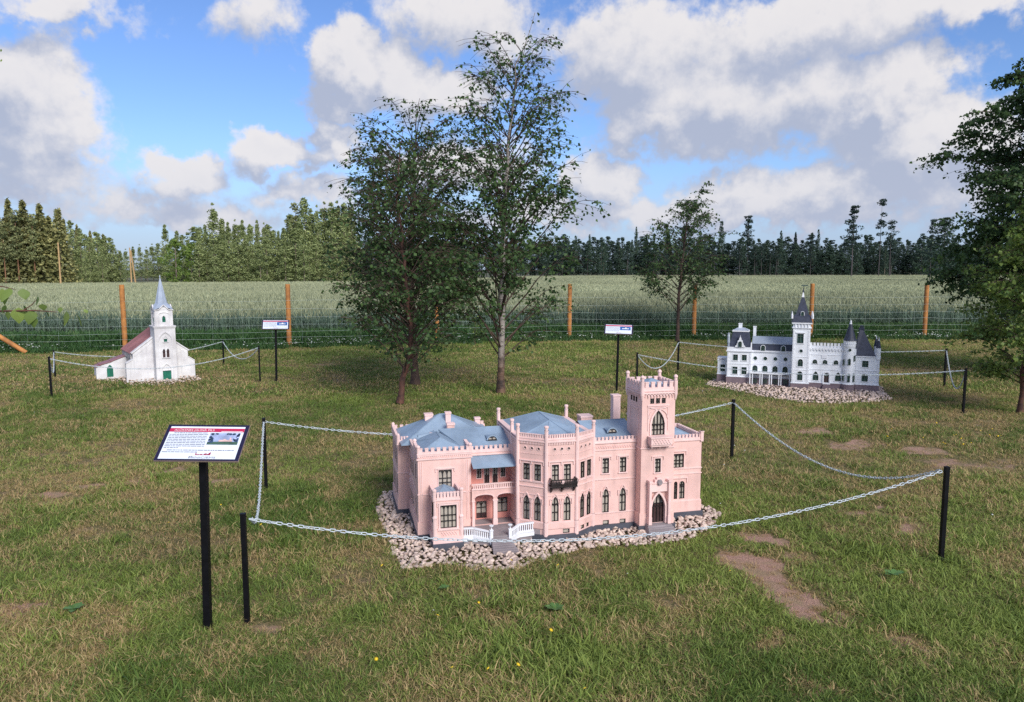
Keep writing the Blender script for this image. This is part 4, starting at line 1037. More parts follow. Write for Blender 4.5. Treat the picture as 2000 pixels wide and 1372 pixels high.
# ------------------------------------------------------------------ the white castle model
def castle():
    T = empty('miniature_castle', WHC_O, WHC_A, label='white miniature castle with dark pointed roofs and a tall spired tower on reddish stones', cat='model building')
    plinth = MB(); trim = MB()
    def wall(poly, zt, wins, zb=.09, sides=None, **kw):
        mb = MB(); pls = [Plane(poly[i], poly[(i + 1) % len(poly)]) for i in range(len(poly))]
        for i, pl in enumerate(pls):
            if sides is None or i in sides: facade(mb, pl, zb, zt, wins.get(i, []), .010)
        mb.add([(x, y, zt) for x, y in poly], [tuple(range(len(poly)))]); mb.build('wall', T, WHITE)
        for i, ws in wins.items():
            for w in ws:
                window_obj(T, pls[i], w, GFRAME, GPANE, **{'dep': .010, 't': .004, **(w[5] if len(w) > 5 else dict(nlight=2, trans=(.62,), heads=False))}); surround(trim, pls[i], w, .008, .004)
        plinth.prism(offset(poly, .006), -.03, zb + .002); trim.prism(offset(poly, .009), zb - .002, zb + .006)
        return pls
    def quoins(pl, a, z0, z1, n=12):
        for k in range(n):
            z = z0 + (z1 - z0) * k / n; ww = .026 if k % 2 else .018
            pbox(trim, pl, a, a + ww, z, z + (z1 - z0) / n * .8, .0035)
    g = dict(nlight=2, trans=(.6,), heads=False); g1 = dict(nlight=1, trans=(.6,), heads=False)
    # right block
    A = wall(rect(-.305, 0, .0, .40), .49, {0: [(.085, .165, .338, .427, 'rect', g), (.087, .167, .136, .243, 'rect', g)]})
    trim.prism(offset(rect(-.305, 0, 0, .40), .006), .286, .292); trim.prism(offset(rect(-.305, 0, 0, .40), .010), .478, .492); quoins(A[0], .278, .10, .475)
    rf = MB(); rf.add([(-.31, -.006, .492), (-.05, -.006, .492), (-.05, .40, .492), (-.31, .40, .492), (-.255, .16, .845), (-.205, .16, .835), (-.205, .24, .835), (-.255, .24, .845)], [(0, 1, 5, 4), (1, 2, 6, 5), (2, 3, 7, 6), (3, 0, 4, 7), (4, 5, 6, 7)]); rf.build('roof', T, NAVY)
    rc = MB().box(-.265, -.195, .17, .23, .835, .872); rc.box(-.25, -.21, .18, .22, .872, .905); rc.build('roof_cresting', T, NAVY)
    for (u, w) in ((-.022, .018), (-.022, .30)):
        t = MB().lathe(u, w, [(.030, .44), (.034, .47), (.030, .475), (.030, .610)], 10); q = t.build('turret', T, WHITE)
        MB().lathe(u, w, [(.034, .610), (.012, .71)], 10).build('turret_roof', q, NAVY); MB().lathe(u, w, [(.009, .705), (.006, .735), (.001, .765)], 6).build('finial', q, WHITE2)
    # middle with merlons
    mid = rect(-.91, -.30, .0, .35)
    m3 = dict(nlight=3, trans=(.5,), heads=False)
    M = wall(mid, .585, {0: [(.050, .112, .362, .418, 'round', m3), (.183, .245, .362, .418, 'round', m3), (.325, .387, .362, .418, 'round', m3), (.060, .138, .122, .252, 'lancet', g), (.352, .430, .124, .252, 'lancet', g), (.208, .272, .072, .232, 'round', dict(nlight=2, trans=(.75,), panel=.72, heads=False))]})
    for a in (.050, .183, .325): pbox(trim, M[0], a - .012, a + .074, .356, .362, .008)
    for za, zb, d in ((.488, .494, .005), (.352, .358, .004), (.272, .278, .005), (.282, .286, .003), (.575, .588, .006)): pbox(trim, M[0], 0, .47, za, zb, d)
    for k in range(11):
        a = .012 + k * .041; trim.add([M[0].P(a, .560, -.012), M[0].P(a + .026, .560, -.012), M[0].P(a + .013, .530, -.003), M[0].P(a, .575, -.012), M[0].P(a + .026, .575, -.012)], [(0, 1, 2), (0, 1, 4, 3)])
    pbox(trim, M[0], .168, .238, .440, .488, .006)
    par = MB(); crenels(par, M[0], .585, .592, .658, 10, .014, frac=.70, s1=.45); par.build('parapet', T, WHITE2)
    po = MB(); surround(po, M[0], (.204, .276, .07, .240, 'round'), .014, .016, False); pbox(po, M[0], .198, .282, .075, .09, .02); po.build('portal', T, WHITE2)
    st = MB(); st.box(-.72, -.62, -.055, -.006, 0, .045); st.box(-.71, -.63, -.035, -.007, .045, .072); st.build('steps', T, MAUVE)
    # round turret
    tb = MB().lathe(-.388, .0, [(.080, .085), (.080, .098), (.073, .104), (.073, .60), (.080, .625), (.080, .690), (.084, .695), (.084, .705)], 20); t = tb.build('round_turret', T, WHITE)
    MB().lathe(-.388, .0, [(.084, -.03), (.084, .09)], 20).build('turret_plinth', t, MAUVE)
    MB().lathe(-.388, .0, [(.090, .705), (.072, .74), (.018, .935)], 20).build('turret_roof', t, NAVY); MB().lathe(-.388, .0, [(.019, .932), (.012, .96), (.014, .965), (.003, .992)], 10).build('finial', t, WHITE2)
    tt = MB()
    for k in range(20):
        a = 6.283 * k / 20; tt.box(-.388 + .080 * math.cos(a) - .005, -.388 + .080 * math.cos(a) + .005, .080 * math.sin(a) - .005, .080 * math.sin(a) + .005, .655, .672)
    tt.lathe(-.388, 0, [(.076, .286), (.076, .294)], 20); tt.build('mouldings', t, WHITE2)
    for az, z0, z1, wd in ((-90, .13, .245, .030), (-90, .37, .455, .028), (-90, .565, .595, .028), (-35, .13, .245, .028), (-35, .42, .50, .026), (-150, .14, .23, .028), (-150, .36, .44, .026)):
        a = R(az); c = (-.388 + .0735 * math.cos(a), .0735 * math.sin(a)); tx = Vector((-math.sin(a), math.cos(a))) * wd / 2
        pl = Plane((c[0] - tx.x, c[1] - tx.y), (c[0] + tx.x, c[1] + tx.y)); window_obj(T, pl, (0, wd, z0, z1, 'round'), GFRAME, GPANE, 1, (.6,), .003, -.002, heads=False)
    # tall tower
    tw = rect(-1.135, -.905, -.08, .15)
    X = wall(tw, .945, {0: [(.056, .142, .650, .785, 'rect', dict(nlight=2, trans=(.7,), heads=False, t=.005)), (.092, .138, .518, .564, 'circle', dict(nlight=1, trans=(), heads=False)), (.078, .146, .322, .425, 'round', g), (.078, .148, .122, .250, 'round', g)]}, zb=.078)
    for za, zb, d in ((.456, .462, .005), (.270, .276, .005), (.862, .874, .014), (.925, .947, .018)): trim.prism(offset(tw, d), za, zb)
    quoins(X[0], .006, .09, .84, 24); quoins(X[0], .200, .09, .84, 24); pbox(trim, X[0], .040, .162, .796, .806, .012)
    for k in range(5): pbox(trim, X[0], .022 + k * .042, .038 + k * .042, .880, .922, .012)
    rf = MB(); o1 = offset(tw, .022); ctr = (-1.02, .035)
    sc = lambda f: [(ctr[0] + (x - ctr[0]) * f, ctr[1] + (y - ctr[1]) * f) for x, y in o1]
    rf.prism(o1, .947, 1.03, sc(.80)); rf.prism(sc(.80), 1.03, 1.05, sc(.62)); rf.prism(sc(.62), 1.05, 1.30, sc(.12)); s_ = rf.build('spire', T, NAVY)
    MB().prism(sc(.125), 1.298, 1.37, sc(.04)).build('spire_cap', s_, WHITE2); MB().lathe(*ctr, [(.012, 1.368), (.010, 1.39), (.002, 1.43), (.002, 1.475)], 6).build('spike', s_, NAVY)
    MB().box(ctr[0] - .03, ctr[0] + .06, ctr[1] - .002, ctr[1] + .002, 1.452, 1.472).build('weather_vane', s_, GFRAME)
    for (x, y) in o1: MB().lathe(x * .985 - .0155, y * .9, [(.014, 1.0), (.014, 1.05), (.010, 1.06), (.002, 1.10)], 8).build('pinnacle', s_, WHITE2)
    d = MB(); dpl = Plane((-1.05, -.057), (-.99, -.057)); w_ = (.012, .048, 1.04, 1.095, 'round'); surround(d, dpl, w_, .008, .01, False); d.box(-1.045, -.995, -.056, -.02, 1.035, 1.085); dd = d.build('dormer', s_, WHITE2)
    window_obj(dd, dpl, w_, GFRAME, GPANE, 1, (), .003, -.004, heads=False)
    # link with canopy
    lk = rect(-1.69, -1.135, .15, .40)
    cx = [(-1.638 + .1395 * k + 1.69) for k in range(4)]
    L = wall(lk, .485, {0: [(c - .027, c + .027, .360, .414, 'circle', dict(nlight=1, trans=(), heads=False)) for c in cx] + [(c - .037, c + .037, .145, .282, 'round', g) for c in cx]}, zb=.10)
    pbox(trim, L[0], 0, .555, .300, .306, .004); pbox(trim, L[0], 0, .555, .482, .506, .018)
    mr = MB().add([(-1.69, .140, .506), (-1.13, .140, .506), (-1.13, .175, .60), (-1.69, .175, .60)], [(0, 1, 2, 3)]); mr.box(-1.69, -1.13, .176, .40, .50, .60); mr.build('mansard', T, NAVY)
    zr = MB().add([(-1.69, .165, .606), (-1.13, .165, .606), (-1.13, .33, .70), (-1.69, .33, .70), (-1.13, .45, .60), (-1.69, .45, .60), (-1.69, .165, .598), (-1.13, .165, .598)], [(0, 1, 2, 3), (3, 2, 4, 5), (6, 7, 1, 0)]); zr.build('roof', T, ZINC)
    for u in (-1.535, -1.255):
        d = MB(); dpl = Plane((u - .04, .138), (u + .04, .138)); w_ = (.014, .066, .506, .580, 'round'); surround(d, dpl, w_, .010, .008, False); dd = d.build('dormer', T, WHITE2); window_obj(dd, dpl, w_, GFRAME, GPANE, 2, (.5,), .003, .0, heads=False)
    chimney(T, -1.665, .36, .66, .845, .042, WHITE, WHITE2)
    cn = MB().box(-1.71, -1.145, .03, .149, .172, .188); c = cn.build('canopy', T, WHITE2)
    for u in (-1.70, -1.665, -1.56, -1.53, -1.43, -1.40, -1.30, -1.27, -1.155):
        MB().box(u - .007, u + .007, .035, .049, .012, .172).build('column', c, WHITE2)
    MB().box(-1.71, -1.145, .03, .15, -.03, .012).build('canopy_base', c, MAUVE)
    dk = MB()
    for k in range(4): dk.box(-1.66 + .14 * k, -1.60 + .14 * k, .1405, .1435, .02, .085)
    dk.build('basement_window', T, GFRAME)
    # left wing
    lw = rect(-2.035, -1.69, .10, .42)
    Z = wall(lw, .49, {0: [(.085, .153, .350, .436, 'rect', g), (.210, .278, .350, .436, 'rect', g), (.080, .153, .146, .255, 'rect', g), (.210, .282, .147, .253, 'rect', g)]}, zb=.104)
    quoins(Z[0], .004, .11, .47, 14); quoins(Z[0], .315, .11, .47, 14)
    trim.prism(offset(lw, .005), .298, .304); trim.prism(offset(lw, .014), .480, .496); trim.prism(offset(lw, .002), .496, .548)
    rf = MB(); rf.prism(rect(-2.02, -1.70, .11, .41), .548, .77, rect(-1.965, -1.745, .165, .36)); m = rf.build('mansard', T, NAVY)
    MB().box(-1.975, -1.735, .155, .37, .77, .788).build('roof_cornice', m, WHITE2); q = MB(); hip(q, -1.965, -1.745, .165, .36, .788, .825, (-1.90, .26), (-1.81, .26)); q.build('roof_top', m, ZINC)
    chimney(T, -1.868, .28, .80, .89, .05, WHITE, WHITE2)
    gb = MB(); pl = Plane((-1.925, .085), (-1.785, .085))
    out = [(.0, .548), (.0, .565), (.018, .575), (.024, .60), (.035, .62), (.034, .64), (.052, .655), (.058, .685), (.066, .695), (.070, .73), (.074, .695), (.082, .685), (.088, .655), (.106, .64), (.105, .62), (.116, .60), (.122, .575), (.14, .565), (.14, .548)]
    n = len(out); gb.add([pl.P(a, z, 0) for a, z in out] + [pl.P(a, z, .03) for a, z in out], [tuple(range(n)), tuple(range(2 * n - 1, n - 1, -1))] + [(i, (i + 1) % n, n + (i + 1) % n, n + i) for i in range(n)])
    gg = gb.build('gable', T, WHITE2); window_obj(gg, pl, (.048, .092, .556, .632, 'round'), GFRAME, GPANE, 2, (.55,), .003, -.001, heads=False)
    for (u, w, s) in ((-2.022, .112, 1), (-1.70, .112, .5)): MB().lathe(u, w, [(.016 * s, .54), (.016 * s, .60), (.022 * s, .61), (.018 * s, .70), (.022 * s, .70), (.004, .76)] if s == 1 else [(.012, .54), (.010, .60), (.002, .63)], 8).build('pinnacle', T, ZINC if s == 1 else WHITE2)
    # annex
    an = rect(-2.175, -2.036, .20, .42)
    Y = wall(an, .36, {0: [(.040, .110, .165, .268, 'rect', g)]}, zb=.122); trim.prism(offset(an, .008), .326, .338); trim.prism(offset(an, .006), .36, .372)
    pbox(plinth, Y[0], .02, .10, .342, .350, .004)
    trim.build('mouldings', T, WHITE2); plinth.build('plinth', T, MAUVE)
castle()


# ------------------------------------------------------------------ the church model
def church():
    T = empty('miniature_church', CHU_O, CHU_A, label='white miniature church with a pointed blue spire, red roof and green doors', cat='model building'); T.scale = (1.04, 1.18, 1)
    # nave front gable wall with corner buttresses
    prof = [(.0, -.02), (.0, .262), (.022, .275), (.095, .325), (.095, .428), (.075, .418), (.473, .735), (.871, .418), (.85, .428), (.85, .322), (.925, .262), (.945, .245), (.945, -.02)]
    prof = [(.0, -.02), (.0, .27), (.095, .325), (.095, .425), (.473, .725), (.85, .425), (.85, .320), (.945, .25), (.945, -.02)]
    fm = MB(); n = len(prof)
    fm.add([(a, 0, z) for a, z in prof] + [(a, .06, z) for a, z in prof], [tuple(range(n)), tuple(range(2 * n - 1, n - 1, -1))] + [(i, (i + 1) % n, n + (i + 1) % n, n + i) for i in range(n)])
    fm.build('front_wall', T, CHURCHW)
    DEP = .72
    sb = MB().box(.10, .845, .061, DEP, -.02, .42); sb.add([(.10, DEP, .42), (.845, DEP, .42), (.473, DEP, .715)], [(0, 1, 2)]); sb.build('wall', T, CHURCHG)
    cp = MB()
    for a, b in (((.078, .418), (.473, .732)), ((.867, .418), (.473, .732))): cp.bar((a[0], .03, a[1]), (b[0], .03, b[1]), .085, .016)
    cp.bar((.0, .03, .272), (.095, .03, .328), .075, .010); cp.bar((.945, .03, .252), (.85, .03, .322), .075, .010); cp.build('coping', T, CHURCHW)
    dn = MB()
    for sg in (0, 1):
        for k in range(14):
            t = .03 + k * .052; x = .11 + t * .363; z = .405 + t * .295
            if sg: x = .945 - x
            dn.box(x - .005, x + .005, -.005, .002, z - .045, z - .020)
    dn.build('dentils', T, CHURCHW)
    rf = MB()
    for sg in (0, 1):
        e = .062 if not sg else .883
        a, b = (e, .07, .412), (.473, .07, .738); c, d = (e, DEP + .03, .412), (.473, DEP + .03, .738); nrm = Vector((-.3 if not sg else .3, 0, .4)).normalized() * .010
        rf.add([a, b, d, c, *[tuple(Vector(p) - nrm) for p in (a, b, d, c)]], [(0, 1, 2, 3), (7, 6, 5, 4), (0, 3, 7, 4), (0, 4, 5, 1), (3, 2, 6, 7)])
        for k in range(15):
            y = .09 + k * (DEP - .06) / 14; rf.bar((a[0], y, a[2] + .003), (b[0], y, b[2] + .003), .006, .006)
    rf.build('roof', T, MAROON)
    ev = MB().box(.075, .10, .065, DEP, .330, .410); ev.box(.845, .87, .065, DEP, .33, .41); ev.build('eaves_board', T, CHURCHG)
    # sacristy at the left back
    sc = MB(); p = [(-.32, -.02), (-.32, .165), (-.26, .20), (-.11, .245), (.098, .33), (.098, -.02)]
    n = len(p); sc.add([(a, .50, z) for a, z in p] + [(a, .70, z) for a, z in p], [tuple(range(n)), tuple(range(2 * n - 1, n - 1, -1))] + [(i, (i + 1) % n, n + (i + 1) % n, n + i) for i in range(n)]); sc.build('sacristy_wall', T, CHURCHW)
    sr = MB()
    for a, b in zip(p[1:4], p[2:5]): sr.bar((a[0] - .015, .595, a[1] + .010), (b[0] + .005, .595, b[1] + .010), .22, .012)
    sr.build('sacristy_roof', T, MAROON)
    pl = Plane((-.2, .4985), (.0, .4985)); dd = MB(); ap = arch_pts(.02, .105, .125, .20, 'lancet'); o = [(.02, .012)] + ap + [(.105, .012)]
    for q in range(len(o)): dd.add([pl.P(.0625, .1, -.003), pl.P(*o[q], -.003), pl.P(*o[(q + 1) % len(o)], -.003), pl.P(*o[q], 0), pl.P(*o[(q + 1) % len(o)], 0)], [(0, 1, 2), (1, 3, 4, 2)])
    dd.bar(pl.P(.0625, .012, -.004), pl.P(.0625, .19, -.004), .004); dr = dd.build('side_door', T, GREEN)
    # tower
    tp = rect(.368, .652, -.16, .12); mb = MB(); pls = [Plane(tp[i], tp[(i + 1) % 4]) for i in range(4)]
    pair = [(.098, .134, .345, .478, 'lancet'), (.152, .188, .345, .478, 'lancet')]; sq = (.122, .168, .585, .630, 'rect'); dr = (.084, .200, .0, .142, 'door')
    facade(mb, pls[0], -.02, .815, pair + [sq, dr], .018)
    for i in (1, 2, 3): facade(mb, pls[i], -.02, .815, [])
    mb.add([(x, y, .815) for x, y in tp], [(0, 1, 2, 3)]); mb.build('tower', T, CHURCHW)
    tr = MB(); tr.prism(offset(tp, .012), .812, .828); tr.prism(offset(tp, .006), .795, .812)
    def arc(pl, a0, a1, zs, za, kind, t, o, z0=None):
        ap = arch_pts(a0, a1, zs, za, kind, 8)
        for p_, q_ in zip(ap, ap[1:]): tr.bar(pl.P(*p_, -o / 2), pl.P(*q_, -o / 2), t, o, tuple(pl.n))
        if z0 is not None: pbox(tr, pl, a0 - t / 2, a0 + t / 2, z0, zs, o, 0); pbox(tr, pl, a1 - t / 2, a1 + t / 2, z0, zs, o, 0)
    arc(pls[0], .050, .236, .62, .735, 'lancet', .016, .010, .0); arc(pls[0], .078, .206, .16, .245, 'lancet', .012, .010, .0)
    arc(pls[0], .116, .174, .632, .672, 'lancet', .008, .006); pbox(tr, pls[0], .105, .185, .575, .585, .010, 0)
    for w in pair: arc(pls[0], w[0] - .004, w[1] + .004, .44, .485, 'lancet', .006, .006); pbox(tr, pls[0], w[0] - .010, w[1] + .010, .333, .345, .012, 0)
    pbox(tr, pls[0], .078, .206, .142, .152, .008, 0)
    for w in pair: q = window_obj(T, pls[0], w, DOORM, DOORM, 1, (.6,), .003, .018, heads=False)
    window_obj(T, pls[0], sq, GREEN, GREEN, 2, (.5,), .003, .018, heads=False)
    dm = MB(); pbox(dm, pls[0], .085, .141, .001, .141, -.006, .018); pbox(dm, pls[0], .143, .199, .001, .141, -.006, .018); dm.build('door', T, GREEN)
    up = rect(.392, .628, -.136, .10); upl = [Plane(up[i], up[(i + 1) % 4]) for i in range(4)]; ub = MB(); bel = (.095, .141, .885, .982, 'lancet')
    facade(ub, upl[0], .828, 1.075, [bel], .012)
    for i in (1, 2, 3): facade(ub, upl[i], .828, 1.075, [(.095, .141, .885, .982, 'lancet')] if i != 2 else [], .012)
    for i in (0, 1, 3):
        pl = upl[i]; ub.add([pl.P(.055, 1.07), pl.P(.181, 1.07), pl.P(.118, 1.145), pl.P(.055, 1.07, .10), pl.P(.181, 1.07, .10), pl.P(.118, 1.145, .10)], [(0, 1, 2), (0, 2, 5, 3), (1, 4, 5, 2)])
        arc(pl, .045, .191, 1.0, 1.035, 'segment', .008, .008, .83); arc(pl, .09, .146, .955, .990, 'lancet', .006, .006)
        window_obj(T, pl, bel, GREEN, GREEN, 2, (.5,), .003, .012, heads=False)
        for a, b in (((-.012, 1.072), (.050, 1.078)), ((.050, 1.078), (.118, 1.150)), ((.118, 1.150), (.186, 1.078)), ((.186, 1.078), (.248, 1.072))): tr.bar(pl.P(*a, -.006), pl.P(*b, -.006), .012, .016, tuple(pl.n))
        for a in (.004, .214): pbox(tr, pl, a, a + .018, .83, 1.07, .006)
    ub.build('belfry', T, CHURCHW)
    tr.build('mouldings', T, CHURCHW)
    c = (.51, -.018); h = .128
    o8 = [(c[0] + h * x, c[1] + h * y) for x, y in ((-1, -1), (0, -1), (1, -1), (1, 0), (1, 1), (0, 1), (-1, 1), (-1, 0))]
    r8 = [(c[0] + .082 * math.cos(R(225 + 45 * k)), c[1] + .082 * math.sin(R(225 + 45 * k))) for k in range(8)]
    sp = MB()
    zb = [1.078, 1.125] * 4
    V_ = [(x, y, z) for (x, y), z in zip(o8, zb)] + [(x, y, 1.17) for x, y in r8] + [(*c, 1.575)]
    sp.add(V_, [(i, (i + 1) % 8, 8 + (i + 1) % 8, 8 + i) for i in range(8)] + [(8 + i, 8 + (i + 1) % 8, 16) for i in range(8)])
    for i in range(8): sp.bar(V_[8 + i], V_[16], .004); sp.bar(V_[i], V_[8 + i], .004)
    s_ = sp.build('spire', T, SPIRE); MB().lathe(*c, [(.008, 1.568), (.010, 1.58), (.003, 1.60)], 6).build('finial', s_, SPIRE)
church()


# ------------------------------------------------------------------ stone beds
def rocks(k, seed):
    r = np.random.default_rng(seed); out = []
    for i in range(k):
        bm = bmesh.new()
        for q in range(11):
            d = r.normal(size=3); d /= np.linalg.norm(d); d = d * np.array([1, .78, .50]) * (.72 + .28 * r.random()); bm.verts.new(d * .5)
        h = bmesh.ops.convex_hull(bm, input=bm.verts); bmesh.ops.delete(bm, geom=[v for v in bm.verts if not v.link_faces], context='VERTS')
        me = bpy.data.meshes.new('stone'); bm.to_mesh(me); bm.free(); out.append(me)
    return out
RK = rocks(12, 5)
for m in RK: m.materials.append(STONE)
RKA = []
for m in RK:
    v = np.empty(len(m.vertices) * 3); m.vertices.foreach_get('co', v); RKA.append((v.reshape(-1, 3), np.array([list(p.vertices) for p in m.polygons])))

def bed_points(bed, n, dmin, rng, blocks):
    B = np.array(bed); lo, hi = B.min(0), B.max(0); X = rng.uniform(lo[0], hi[0], n); Y = rng.uniform(lo[1], hi[1], n); k = inside(bed, X, Y)
    for b in blocks: k &= ~inside(b, X, Y)
    X, Y = X[k], Y[k]; keep = []; cell = {}
    for i in range(len(X)):
        c = (int(X[i] / dmin), int(Y[i] / dmin)); ok = True
        for a in (-1, 0, 1):
            for b in (-1, 0, 1):
                for j in cell.get((c[0] + a, c[1] + b), ()):
                    if (X[i] - X[j]) ** 2 + (Y[i] - Y[j]) ** 2 < dmin * dmin: ok = False
        if ok: cell.setdefault(c, []).append(i); keep.append(i)
    return X[keep], Y[keep]
def edge_dist(bed, x, y):
    d = np.full(len(x), 9.)
    for i in range(len(bed)):
        a = np.array(bed[i]); b = np.array(bed[(i + 1) % len(bed)]); ab = b - a; t = np.clip(((x - a[0]) * ab[0] + (y - a[1]) * ab[1]) / (ab @ ab), 0, 1)
        d = np.minimum(d, np.hypot(x - a[0] - t * ab[0], y - a[1] - t * ab[1]))
    return d
def wpoly(O, a, poly): return [loc2w(O, a, u, w) for u, w in poly]
def joined_rocks(name, parent, X, Y, Z, S, mat, rng, **k):
    V = []; Fs = []; b = 0
    for x, y, z, s in zip(X, Y, Z, S):
        v, f = RKA[rng.integers(len(RKA))]; M_ = np.array(Matrix.Rotation(rng.random() * 6.28, 3, 'Z') @ Matrix.Rotation((rng.random() - .5) * 1.6, 3, 'X'))
        V.append(v @ M_.T * s + [x, y, z]); Fs.append(f + b); b += len(v)
    return link(name, np_mesh(name, np.concatenate(V), np.concatenate(Fs), mat), parent, **k)

sr = np.random.default_rng(8)
pb = empty('stone_bed', (0, 0, 0), label='bed of pale crushed stones around the pink palace', cat='stone bed')
blk = [wpoly(PAL_O, PAL_A, q) for q in (rect(.01, .33, .01, .2), rect(.086, .233, -.17, 0), rect(-.08, .62, .54, 1.04), rect(.01, 1.9, .03, .5), rect(1.425, 1.635, -.18, 0), [(.25, -.13), (.42, -.20), (.53, -.21), (.77, -.19), (.96, -.19), (1.1, -.1), (1.45, -.1), (1.45, .1), (.3, .1)], rect(.40, .56, -.36, -.2), rect(1.46, 1.61, -.29, -.18))]
X, Y = bed_points(BED_P, 9000, .037, sr, blk)
order = np.argsort(Y); X, Y = X[order], Y[order]; ed = edge_dist(BED_P, X, Y)
Z = -.010 + .010 * sstep(0, .16, ed) + .010 * sr.random(len(X)); S = .060 * (.55 + .95 * sr.random(len(X)) ** 1.7)
for i in range(min(300, len(X))):
    o = link('stone', RK[sr.integers(12)], pb, (X[i], Y[i], Z[i])); o.scale = (S[i],) * 3
    o.rotation_euler = ((sr.random() - .5) * 1.5, (sr.random() - .5) * 1.5, sr.random() * 6.28)
if len(X) > 300: joined_rocks('loose_stones', pb, X[300:], Y[300:], Z[300:], S[300:], STONE2, sr, kind='stuff')
xs, ys = bed_points(BED_P, 16000, .024, sr, blk); joined_rocks('under_stones', pb, xs, ys, -.002 + .006 * sstep(0, .16, edge_dist(BED_P, xs, ys)), .05 * (.6 + .7 * sr.random(len(xs))), STONE2, sr, kind='stuff')
for bed, O, a, blkp, lab, dm, ss in ((BED_W, WHC_O, WHC_A, [rect(-1.7, 0, .03, .4), rect(-2.16, -1.7, .22, .4), rect(-1.12, -.92, -.06, .1), rect(-2.02, -1.7, .12, .3), rect(-1.7, -1.15, .05, .2)], 'low bank of reddish crushed stones in front of the white castle', .034, .066),
                                     (BED_C, CHU_O, CHU_A, [rect(0.02, .93, .01, 1.2), rect(.38, .64, -.15, 0), rect(-.34, .1, .46, .66)], 'thin scatter of pale stones round the foot of the white church', .05, .055)):
    x, y = bed_points(bed, 12000, dm, sr, [wpoly(O, a, q) for q in blkp]); e = edge_dist(bed, x, y)
    o = joined_rocks('stone_bed', None, x, y, -.006 + .012 * sstep(0, .25, e) + .012 * sr.random(len(x)), ss * (.5 + 1.0 * sr.random(len(x)) ** 1.6), STONE2 if dm < .04 else STONE, sr, kind='stuff', label=lab, cat='stone bed')


# ------------------------------------------------------------------ chain barriers
def post(px, base, name_label, h=.53, w=.0235, lean=(0, 0), dist=None):
    p = gnd(px, base) if dist is None else np.array([at(px, HY, dist)[0], dist, 0])
    b = MB().box(-w / 2, w / 2, -w / 2, w / 2, -.1, h - .003); o = b.build('barrier_post', None, BLACK)
    o.data.name = 'barrier_post'
    MB().box(-w / 2 - .001, w / 2 + .001, -w / 2 - .001, w / 2 + .001, h - .003, h + .003).build('post_cap', o, BLACK)
    o.location = p; o.rotation_euler = (R(lean[0]), R(lean[1]), sr.random() * .4)
    tag(o, name_label, 'post', 'black barrier posts holding the chains')
    return Vector(p) + Vector((R(lean[1]) * h, -R(lean[0]) * h, h - .025))

def link_mesh():
    L, Wd, r = .0345, .0185, .0028; pts = []
    for k in range(12):
        a = 2 * math.pi * k / 12; x = (Wd / 2 - r) * math.cos(a); y = (Wd / 2 - r) * math.sin(a) + math.copysign((L - Wd) / 2, math.sin(a) if abs(math.sin(a)) > 1e-6 else 1); pts.append((y, x, 0))
    V = []; Fq = []
    n = 12; c = 4
    for i in range(n):
        p = np.array(pts[i]); t = np.array(pts[(i + 1) % n]) - np.array(pts[i - 1]); t /= np.linalg.norm(t); s = np.cross(t, [0, 0, 1])
        for j in range(c): a = 2 * math.pi * j / c; V.append(p + s * r * math.cos(a) + np.array([0, 0, r * math.sin(a)]))
    for i in range(n):
        for j in range(c): Fq.append((i * c + j, ((i + 1) % n) * c + j, ((i + 1) % n) * c + (j + 1) % c, i * c + (j + 1) % c))
    return np_mesh('chain_link', np.array(V), np.array(Fq), CHAIN, smooth=True)
LINK = link_mesh()
LV = np.array([v.co for v in LINK.vertices]); LF = np.array([list(p.vertices) for p in LINK.polygons])

def chain(a, b, sag, label, single=True, skew=0., pitch=.0255, scale=1.):
    a, b = Vector(a), Vector(b); pts = []
    for k in range(401):
        t = k / 400; p = a.lerp(b, t); f = 4 * t * (1 - t)
        if skew: f = f * (1 + skew * (t - .5) * 2)
        p.z -= sag * f; pts.append(p)
    d = [0]
    for p, q in zip(pts, pts[1:]): d.append(d[-1] + (q - p).length)
    n = int(d[-1] / (pitch * scale)); T = empty('chain', a, label=label, cat='chain', group='white plastic chains between the barrier posts')
    Vs = []; Fs = []; j = 0
    for k in range(n):
        s = (k + .5) * d[-1] / n
        while d[j + 1] < s: j += 1
        p = pts[j].lerp(pts[j + 1], (s - d[j]) / (d[j + 1] - d[j])); t = (pts[j + 1] - pts[j]).normalized()
        q = t.to_track_quat('X', 'Z') ; q = q.to_matrix() @ Matrix.Rotation(R(90 if k % 2 else 0) + R(25) * math.sin(k * .7) + (sr.random() - .5) * .5, 3, 'X')
        if single:
            o = link('chain_link', LINK, T); o.location = p - a; o.rotation_euler = q.to_euler()
        else: Vs.append(LV * scale @ np.array(q).T + np.array(p - a)); Fs.append(LF + k * len(LV))
    if not single: link('links', np_mesh('links', np.concatenate(Vs), np.concatenate(Fs), CHAIN, smooth=True), T, kind='stuff')

pA = post(483, 1210, 'black barrier post nearest the info sign, front left of the pink palace', .53)
pB = post(520, 953, 'black barrier post at the rear left of the pink palace, beyond the sign', .55)
pC = post(1429, 894, 'black barrier post behind the right end of the pink palace', .53)
pD = post(1838, 1090, 'black barrier post at the far right front of the pink palace', .55)
chain(pA + Vector((.03, 0, 0)), pD + Vector((-.03, 0, 0)), .24, 'white chain hanging across the front of the pink palace')
chain(pB, pA + Vector((.035, .02, -.005)), .17, 'white chain running from the rear left post towards the post beside the sign', skew=.75)
chain(pC, pB, .20, 'white chain passing behind the pink palace')
chain(pC, pD + Vector((-.03, .02, 0)), .24, 'white chain drooping at the right side of the pink palace', skew=.25)
w1 = post(1248, 778, 'black barrier post seen just behind the pink palace tower', .53, dist=10.3)
w2 = post(1324, 727, 'black barrier post beside the small birch by the fence', .52)
w3 = post(1844, 753, 'black barrier post behind the right end of the white castle', .54)
